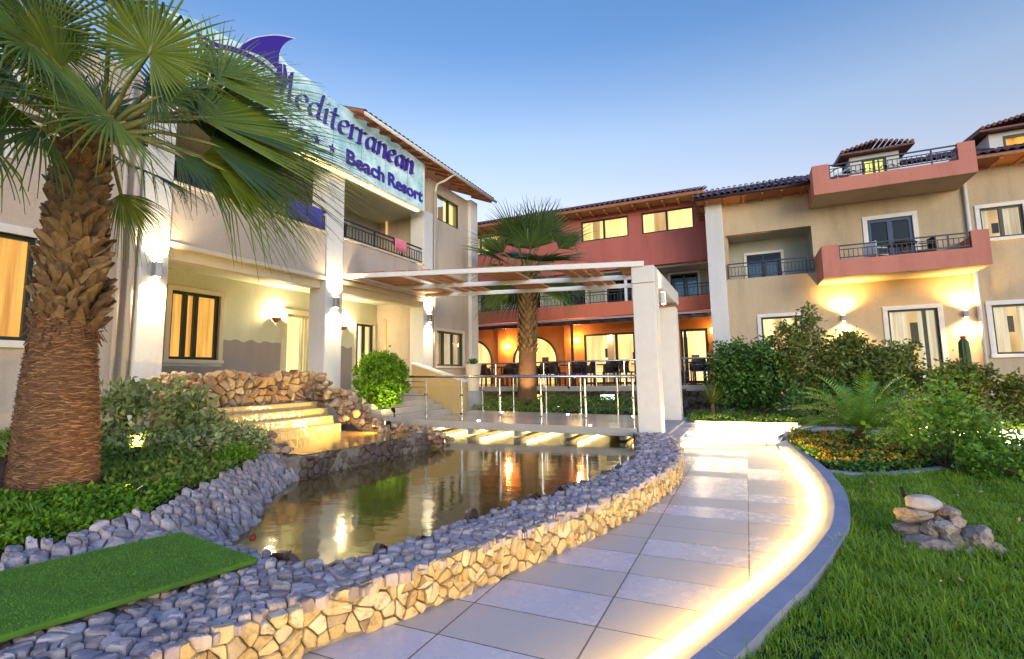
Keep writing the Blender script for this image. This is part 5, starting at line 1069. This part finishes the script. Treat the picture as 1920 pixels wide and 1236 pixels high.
# bridge
bd = thing('footbridge', 'pale stone footbridge with steel railings crossing the pond under the pergola', 'bridge', (-4.6, 11.6, 0))
m = MB(); m.prism([(-7.35, .20), (-2.0, .14), (-2.0, .30), (-7.35, .37)], lambda u, z, d: (u, d, z), 10.0, 13.1); m.build('deck', 'deck_stone', bd, bevel=.01)
m = MB()
for k in range(5): x = -6.9+k*1.15; m.box(x-.05, x+.05, 10.08, 13.0, .06, .19)
m.build('joist', 'concrete', bd)
m = MB()
for k in range(5): x = -6.75+k*1.15; m.box(x, x+.05, 10.3, 12.8, .125, .135)
m.build('underlight', 'led_soft', bd)
zd = lambda p: .30+(-2.0-p)*.013
for q, zt, rr_ in ((10.10, 1.0, .030), (12.95, 1.0, .024)):
    m = MB(); m.tube([(-2.0, q, zd(-2)+zt), (-7.2, q, zd(-7.2)+zt)], rr_, 10); m.build('handrail', 'steel', bd, smooth=True)
    for k in range(6):
        p = -2.06-k*.975; m = MB(); m.tube([(p, q, zd(p)), (p, q, zd(p)+zt-.05)], .024 if q < 11 else .02, 8); m.tube([(p, q, zd(p)), (p, q, zd(p)+.02)], .055, 10); m.box(p-.03, p+.03, q-.03, q+.03, zd(p)+.56, zd(p)+.60); m.box(p-.03, p+.03, q-.03, q+.03, zd(p)+.14, zd(p)+.18); m.build('railing_post', 'steel', bd, smooth=False)
        if k < 5:
            m = MB(); m.add([(p-.06, q, zd(p)+.1), (p-.915, q, zd(p)+.11), (p-.915, q, zd(p)+.80), (p-.06, q, zd(p)+.79)], [(0, 1, 2, 3)]); m.build('glass_panel', 'rail_glass', bd)
m = MB()
for z in (.55, .75, .88): m.tube([(-6.9, 10.1, zd(-7)+z), (-7.9, 10.1, zd(-7)+z+.02)], .010, 6)
m.tube([(-7.9, 10.1, .4), (-7.9, 10.1, 1.36)], .02, 8); m.tube([(-7.2, 10.1, zd(-7.2)+1.0), (-7.9, 10.1, 1.38)], .03, 8); m.build('handrail', 'steel', bd)
m = MB()
for p, q in ((-3.0, 10.25), (-5.6, 10.25), (-4.3, 12.7), (-6.2, 12.7), (-2.6, 12.7)): m.lathe((p, q, zd(p)+.001), [(.035, 0), (.035, .008)], 10)
m.build('deck_light', 'spot_blue', bd)
# lamps on the columns: boxes that throw light up and down
WARM = (1, .83, .50)
def column_lamp(p, q, z, label, P=55, axis='p', group=None, name='wall_lamp'):
    t = thing(name, label, 'wall lamp', (p, q, z), group); m = MB(); m.box(p, p+.05, q-.16, q+.16, z-.13, z+.13) if False else None
    m = MB(); m.box(p+.004, p+.11, q-.055, q+.055, z-.12, z+.12); m.build('body', 'steel', t, bevel=.006)
    m = MB(); m.box(p+.025, p+.095, q-.04, q+.04, z+.121, z+.127); m.build('upper_lens', 'lamp_glow', t); m = MB(); m.box(p+.025, p+.095, q-.04, q+.04, z-.127, z-.121); m.build('lower_lens', 'lamp_glow', t)
    lamp(t, 'SPOT', (p+.13, q, z+.14), P, WARM, (-.10, 0, 1), 120, .8, .05); lamp(t, 'SPOT', (p+.13, q, z-.14), P, WARM, (-.10, 0, -1), 120, .8, .05); return t
column_lamp(-8.6, 4.86, 3.15, 'steel wall lamp on the nearest white column, left of the porch window', 75)
column_lamp(-8.6, 8.80, 3.11, 'steel wall lamp on the white column right of the porch door', 75)
column_lamp(-8.6, 12.63, 3.11, 'steel wall lamp on the far white column beside the stair parapet', 80)
t = column_lamp(-1.535, 10.72, 2.90, 'small steel lamp on the inner side of the front pergola pier', 6)
def sconce(p, q, z, label, P=30):
    t = thing('wall_sconce', label, 'wall lamp', (p, q, z)); m = MB(); n = 12; vs = []
    for r, dz in ((.03, -.10), (.10, -.04), (.15, .03)): vs += [(p+.006+r*math.sin(math.pi*k/(n-1)), q-r*math.cos(math.pi*k/(n-1)), z+dz) for k in range(n)]
    m.add(vs, [(i*n+k, i*n+k+1, (i+1)*n+k+1, (i+1)*n+k) for i in range(2) for k in range(n-1)]); m.build('shade', 'slat_wood', t, smooth=True)
    m = MB(); m.lathe((p+.06, q, z-.02), [(.03, 0), (.04, .05), (.02, .09)], 10); m.build('bulb', 'lamp_glow', t); lamp(t, 'POINT', (p+.10, q, z+.10), P, (1, .82, .45), size=.05); return t
sconce(-10.6, 8.88, 2.86, 'half bowl wall sconce between the porch window and the porch door', 36)
sconce(-10.6, 11.20, 2.84, 'half bowl wall sconce right of the second white column', 36)
def red_lamp(p, z, label, P=14, q=19.5):
    t = thing('wall_sconce', label, 'wall lamp', (p, q, z)); m = MB(); m.box(p-.10, p+.10, q-.11, q-.012, z-.09, z+.09); m.build('shade', 'lamp_orange', t, bevel=.02); m = MB(); m.box(p-.05, p+.05, q-.012, q-.002, z-.12, z+.12); m.build('back_plate', 'black_metal', t)
    lamp(t, 'POINT', (p, q-.22, z), P, (1, .60, .2), size=.08)
red_lamp(-9.18, 2.60, 'glowing box sconce on the orange wall left of the smaller palm', 30); red_lamp(-6.10, 2.72, 'glowing box sconce on the orange wall beside the canopy post', 26); red_lamp(-.99, 2.85, 'small glowing sconce beside the narrow terrace door next to the white column', 7, 19.5)
def tan_lamp(p, z, label, P):
    q = TQ_; t = thing('wall_lamp', label, 'wall lamp', (p, q, z)); m = MB(); m.box(p-.05, p+.05, q-.11, q-.003, z-.09, z+.09); m.build('body', 'concrete', t, bevel=.006)
    m = MB(); m.box(p-.035, p+.035, q-.095, q-.03, z+.091, z+.096); m.build('upper_lens', 'lamp_glow', t); m = MB(); m.box(p-.035, p+.035, q-.095, q-.03, z-.096, z-.091); m.build('lower_lens', 'lamp_glow', t)
    lamp(t, 'SPOT', (p, q-.20, z+.11), P*1.25, (1, .64, .20), (0, .12, 1), 140, .9, .04); lamp(t, 'SPOT', (p, q-.20, z-.11), P, (1, .68, .25), (0, .12, -1), 130, .9, .04)
TQ_ = 18.0
tan_lamp(2.75, 2.92, 'wall lamp throwing light up and down on the tan wall between two ground windows', 140); tan_lamp(5.63, 2.86, 'wall lamp throwing light up and down beside the white downpipe', 120)
# garden spots: unseen fittings placed to light the bush, the cascade and the left bed
def garden_spot(p, q, z, aim, P, label, col=(1, .78, .30), spot=110):
    t = thing('garden_spotlight', label, 'spotlight', (p, q, z)); m = MB(); d = Vector(aim).normalized(); b = Vector((p, q, z)); m.tube([b, b+d*.10], [.03, .045], 10); m.tube([b-Vector((0, 0, .12)), b], .012, 6); m.build('body', 'black_matte', t)
    m = MB(); m.tube([b+d*.101, b+d*.104], .038, 10); m.build('lens', 'lens_dim', t); lamp(t, 'SPOT', tuple(b+d*.12), P, col, aim, spot, .7, .04); return t
garden_spot(-7.0, 9.0, .62, (-.8, .5, .55), 22, 'small black spotlight at the foot of the round bush', (1, .85, .35))
garden_spot(-6.2, 7.86, .50, (-.75, -1, .12), 110, 'small black spotlight on the rocks aimed at the water cascade', (1, .72, .20), 130)
garden_spot(-6.5, 3.6, .50, (-.6, .35, .6), 11, 'small black added spotlight, unseen among the shrubs by the nearest column', (1, .75, .35))  # lamp added to brighten the variegated shrubs
garden_spot(-4.75, 2.75, .36, (-.9, -.3, .9), 5, 'small black added spotlight, unseen at the foot of the big palm', (1, .66, .32), 100)  # lamp added for a warm tone on the trunk, no visible source
garden_spot(-6.1, 14.2, .45, (-.35, .9, 1.6), 70, 'small black spotlight on the mound at the foot of the smaller palm', (1, .78, .42), 70)
garden_spot(3.6, 14.1, .25, (.3, .3, 1), 22, 'small black spotlight in the yellow shrub', (1, .75, .25), 140)
# strips along the back of the upper walk and under its steps
m = MB(); m.box(-1.2, .95, 13.06, 13.085, .17, .19)
for (p0, q0), (p1, q1), z in (((-1.2, 10.02), (.46, 10.88), .046), ((-1.2, 10.43), (.46, 11.30), .096), ((-1.2, 11.19), (.60, 11.73), .146)): m.beam((p0, q0, z-.012), (p1, q1, z-.012), .012, .012)
t = m.build('light_strip', 'led_soft', None, (0, 13, .15)); tag(t, 'warm light strip along the steps and back edge of the upper walk', 'light strip'); ORG[t.name] = (0, 13, .15)
lamp(t, 'AREA', (-.1, 13.0, .30), 8, (1, .80, .45), (0, -1, -.35), size=2.2, sy=.08); lamp(t, 'AREA', (-.3, 11.9, .42), 6, (1, .80, .45), (0, -1, -.5), size=1.6, sy=.06)
m = MB(); m.prism([(2.9, 13.02), (4.8, 12.80), (4.8, 12.76), (2.9, 12.98)], lambda u, v, d: (u, v, d), .16, .18); t = m.build('light_strip', 'led_soft', None, (4, 12.9, .15)); ORG[t.name] = (4, 12.9, .15); tag(t, 'warm light strip behind the upper walk at the right edge', 'light strip'); lamp(t, 'AREA', (3.9, 12.7, .34), 16, (1, .80, .45), (0, -1, -.35), size=2.2, sy=.08)
for p, q, z, mt, lb, w in ((-6.6, 15.9, .55, 'box_yellow', 'small yellow glowing garden light box left below the terrace', .22), (-4.05, 15.9, .55, 'box_cool', 'small white glowing garden light box below the terrace', .22), (7.2, 16.3, .35, 'box_cool', 'small white light box near the right edge behind the shrubs', .2)):
    t = thing('garden_light', lb, 'garden light', (p, q, z)); m = MB(); m.box(p-w, p+w, q, q+.1, z, z+.16); m.build('lens', mt, t); m = MB(); m.box(p-w-.02, p+w+.02, q+.02, q+.14, z-.03, z+.19); m.box(p-.02, p+.02, q+.04, q+.08, z-.4, z-.03); m.build('body', 'black_metal', t)
# planter by the corner
t = thing('potted_plant', 'spiky plant in a tall pale pot at the corner of the left building', 'potted plant', (-8.0, 14.3, 1.0)); m = MB(); m.lathe((-8.0, 14.3, .9), [(.18, 0), (.20, .3), (.26, .78), (.27, .84), (.22, .84), (.2, .78)], 20); m.build('pot', 'trim_cream', t, smooth=False); m = MB(); m.lathe((-8.0, 14.3, .2), [(.3, 0), (.3, .7)], 16); m.build('plinth', 'concrete', t)
V = []; F = []
for k in range(34):
    az = k*2.399; el = random.uniform(.3, 1.4); d = np.array([math.cos(az)*math.cos(el), math.sin(az)*math.cos(el), math.sin(el)]); x = np.array([-math.sin(az), math.cos(az), 0]); b = np.array([-8.0, 14.3, 1.7]); o = len(V); V += [b-x*.02, b+x*.02, b+d*.25+x*.028, b+d*.25-x*.028, b+d*.5-np.array([0, 0, .06])]; F += [(o, o+1, o+2, o+3)]; F.append((o+3, o+2, o+4, o+4))
arrays('foliage', np.array(V), np.array([f for f in F if len(set(f)) == 4]), 'leaf_dark', t)
# towels on the balcony railings
def towel(q0, q1, z1, drop, mat, label):
    m = MB(); n = 12; vs = []
    for i in range(n+1):
        u = q0+(q1-q0)*i/n
        for z, d in ((z1-drop*.5, -.045), (z1+.004, -.03), (z1+.012, 0), (z1+.004, .03), (z1-drop*.5, .05), (z1-drop, .05)): vs.append((-8.68+d+.010*math.sin(i*1.3+z*5), u, z))
    m.add(vs, [(6*i+j, 6*i+6+j, 6*i+7+j, 6*i+1+j) for i in range(n) for j in range(5)]); o = m.build('towel', mat, None, (-8.68, (q0+q1)/2, z1), smooth=True); tag(o, label, 'towel'); s = o.modifiers.new('s', 'SOLIDIFY'); s.thickness = .008
towel(11.05, 11.6, 5.22, .36, 'towel_pink', 'pink towel hung over the balcony railing'); towel(7.45, 7.95, 5.22, .42, 'towel_blue', 'dark blue towel on the balcony railing beside the big palm leaves'); towel(7.98, 8.42, 5.22, .50, 'towel_blue', 'longer dark blue towel hung next to the second white column')
# rocks on the lawn
RK = [((1.22, 5.62, .16), .13, (1.3, 1, .7), 'pile_stone', 'brown pitted rock at the left of the lawn rock pile'), ((1.24, 5.55, .33), .125, (1.3, 1, .62), 'pile_stone', 'tan rough rock in the left upper layer of the lawn rock pile'), ((1.38, 5.62, .46), .115, (1.35, 1, .72), 'smooth_stone', 'smooth pale rounded stone on top of the lawn rock pile'), ((1.62, 5.68, .36), .14, (1.35, .9, .75), 'pile_stone', 'long reddish rock right of the smooth top stone'), ((1.56, 5.46, .26), .12, (1.25, 1, .75), 'pile_stone', 'dark pitted rock in the middle of the lawn rock pile'),
 ((1.62, 5.36, .12), .14, (1.2, 1, .8), 'pile_stone', 'orange brown rock low in the centre of the lawn rock pile'), ((1.32, 5.22, .07), .16, (1.3, 1, .75), 'pile_stone', 'grey pointed rock at the front left foot of the lawn rock pile'), ((1.86, 5.45, .15), .20, (1.35, .8, .75), 'pile_stone', 'large slanting grey slab at the right side of the lawn rock pile'), ((1.40, 5.42, .21), .11, (1, 1, .8), 'pile_stone', 'small dark wedge rock inside the lawn rock pile')]
for i, (c, r, sq, mt, lb) in enumerate(RK):
    c = (1.29+(c[0]-1.57)*.56, 4.98+(c[1]-5.5)*.55, -.01+c[2]*.70); r *= .80
    V, F = rock(c, r, sq, 50+i, .06 if mt == 'smooth_stone' else .42, 4, 1 if mt == 'smooth_stone' else 0); m = MB(); m.add([tuple(v) for v in V], F); o = m.build('rock', mt, None, c, smooth=True if mt == 'smooth_stone' else 28); tag(o, lb, 'rock', 'rocks piled on the lawn')
RK2 = [((1.13, 4.86, .05), .075, 'small tan rock at the left foot of the lawn rock pile'), ((1.36, 4.80, .04), .07, 'small brown rock lying in front of the lawn rock pile'), ((1.26, 4.88, .17), .07, 'small tan rock wedged in the middle of the lawn rock pile'), ((1.36, 4.95, .22), .065, 'small pitted rock under the smooth top stone'), ((1.50, 4.86, .06), .08, 'rough brown rock at the right foot of the lawn rock pile')]
for i, (c, r, lb) in enumerate(RK2):
    V, F = rock(c, r, (1.2, 1, .8), 90+i, .42, 4); m = MB(); m.add([tuple(v) for v in V], F); o = m.build('rock', 'pile_stone', None, c, smooth=28); tag(o, lb, 'rock', 'rocks piled on the lawn')
for c, r, lb in (((3.25, 10.15, .12), .16, 'bluish boulder at the end of the flower bed edging'), ((4.5, 13.3, .22), .16, 'pinkish boulder behind the upper walk')):
    V, F = rock(c, r, (1.2, 1, .8), int(c[0]*10), .2, 3); m = MB(); m.add([tuple(v) for v in V], F); o = m.build('rock', 'smooth_stone', None, c, smooth=True); tag(o, lb, 'rock')
t = thing('garden_spotlight', 'black bent arm garden light stuck in the lawn beside the rock pile', 'spotlight', (1.16, 5.2, .03)); m = MB(); m.tube([(1.30, 5.36, .03), (1.27, 5.35, .25), (1.21, 5.35, .285), (1.13, 5.36, .295)], .011, 8); m.build('arm', 'black_matte', t, smooth=True); m = MB(); m.tube([(1.13, 5.36, .285), (1.122, 5.36, .365)], [.018, .014], 10); m.build('head', 'black_matte', t)
# edging of the flower bed
m = MB(); e = catmull([(.86, 7.72), (1.2, 7.62), (1.6, 7.85), (2.1, 8.32), (2.6, 8.9), (3.1, 9.6)], 8); nn_ = normals2(e); k = len(e); prof_e = [(-.06, -.02), (-.05, .055), (.05, .055), (.06, -.02)]
m.add([(*(e[i]+nn_[i]*a), .03+z) for i in range(k) for a, z in prof_e], [(4*i+j, 4*i+4+j, 4*i+5+j, 4*i+1+j) for i in range(k-1) for j in range(3)]); tag(m.build('bed_edging', 'concrete'), None, None, None, 'structure')
# balcony furniture
def plastic_chair(p, q, z, r, label, mat='paper_white'):
    m = MB(); m.box(-.2, .2, -.2, .2, .40, .43); m.box(-.2, .2, .18, .21, .43, .80)
    for x in (-.19, .16):
        for y in (-.19, .17): m.box(x, x+.03, y, y+.03, 0, .40)
        m.box(x, x+.03, -.2, .2, .60, .63)
    o = m.build('chair', mat, None, (0, 0, 0)); o.location = W(p, q, z); o.rotation_euler = (0, 0, -PHI+r); tag(o, label, 'chair')
plastic_chair(2.85, 17.1, 6.61, .4, 'white plastic chair on the top rose balcony'); plastic_chair(3.55, 17.1, 4.15, 2.2, 'white chair on the lower rose balcony left of the small table'); plastic_chair(4.65, 17.15, 4.15, -1.4, 'dark chair on the lower rose balcony right of the small table', 'rattan')
m = MB(); m.lathe((0, 0, 0), [(.2, 0), (.03, .03), (.03, .66), (.35, .67), (.35, .70)], 16); o = m.build('balcony_table', 'rattan', None, (0, 0, 0)); o.location = W(4.15, 17.1, 4.15); tag(o, 'small round table on the lower rose balcony', 'table')
V, F = rock((-2.95, 2.36, .34), .026, (1, 1, 1.1), 9, .05); m = MB(); m.add([tuple(v) for v in V], F); o = m.build('float_ball', 'red_thing', None, (-2.95, 2.36, .36), smooth=True); tag(o, 'small dark red ball at the far corner of the turf mat', 'ball')
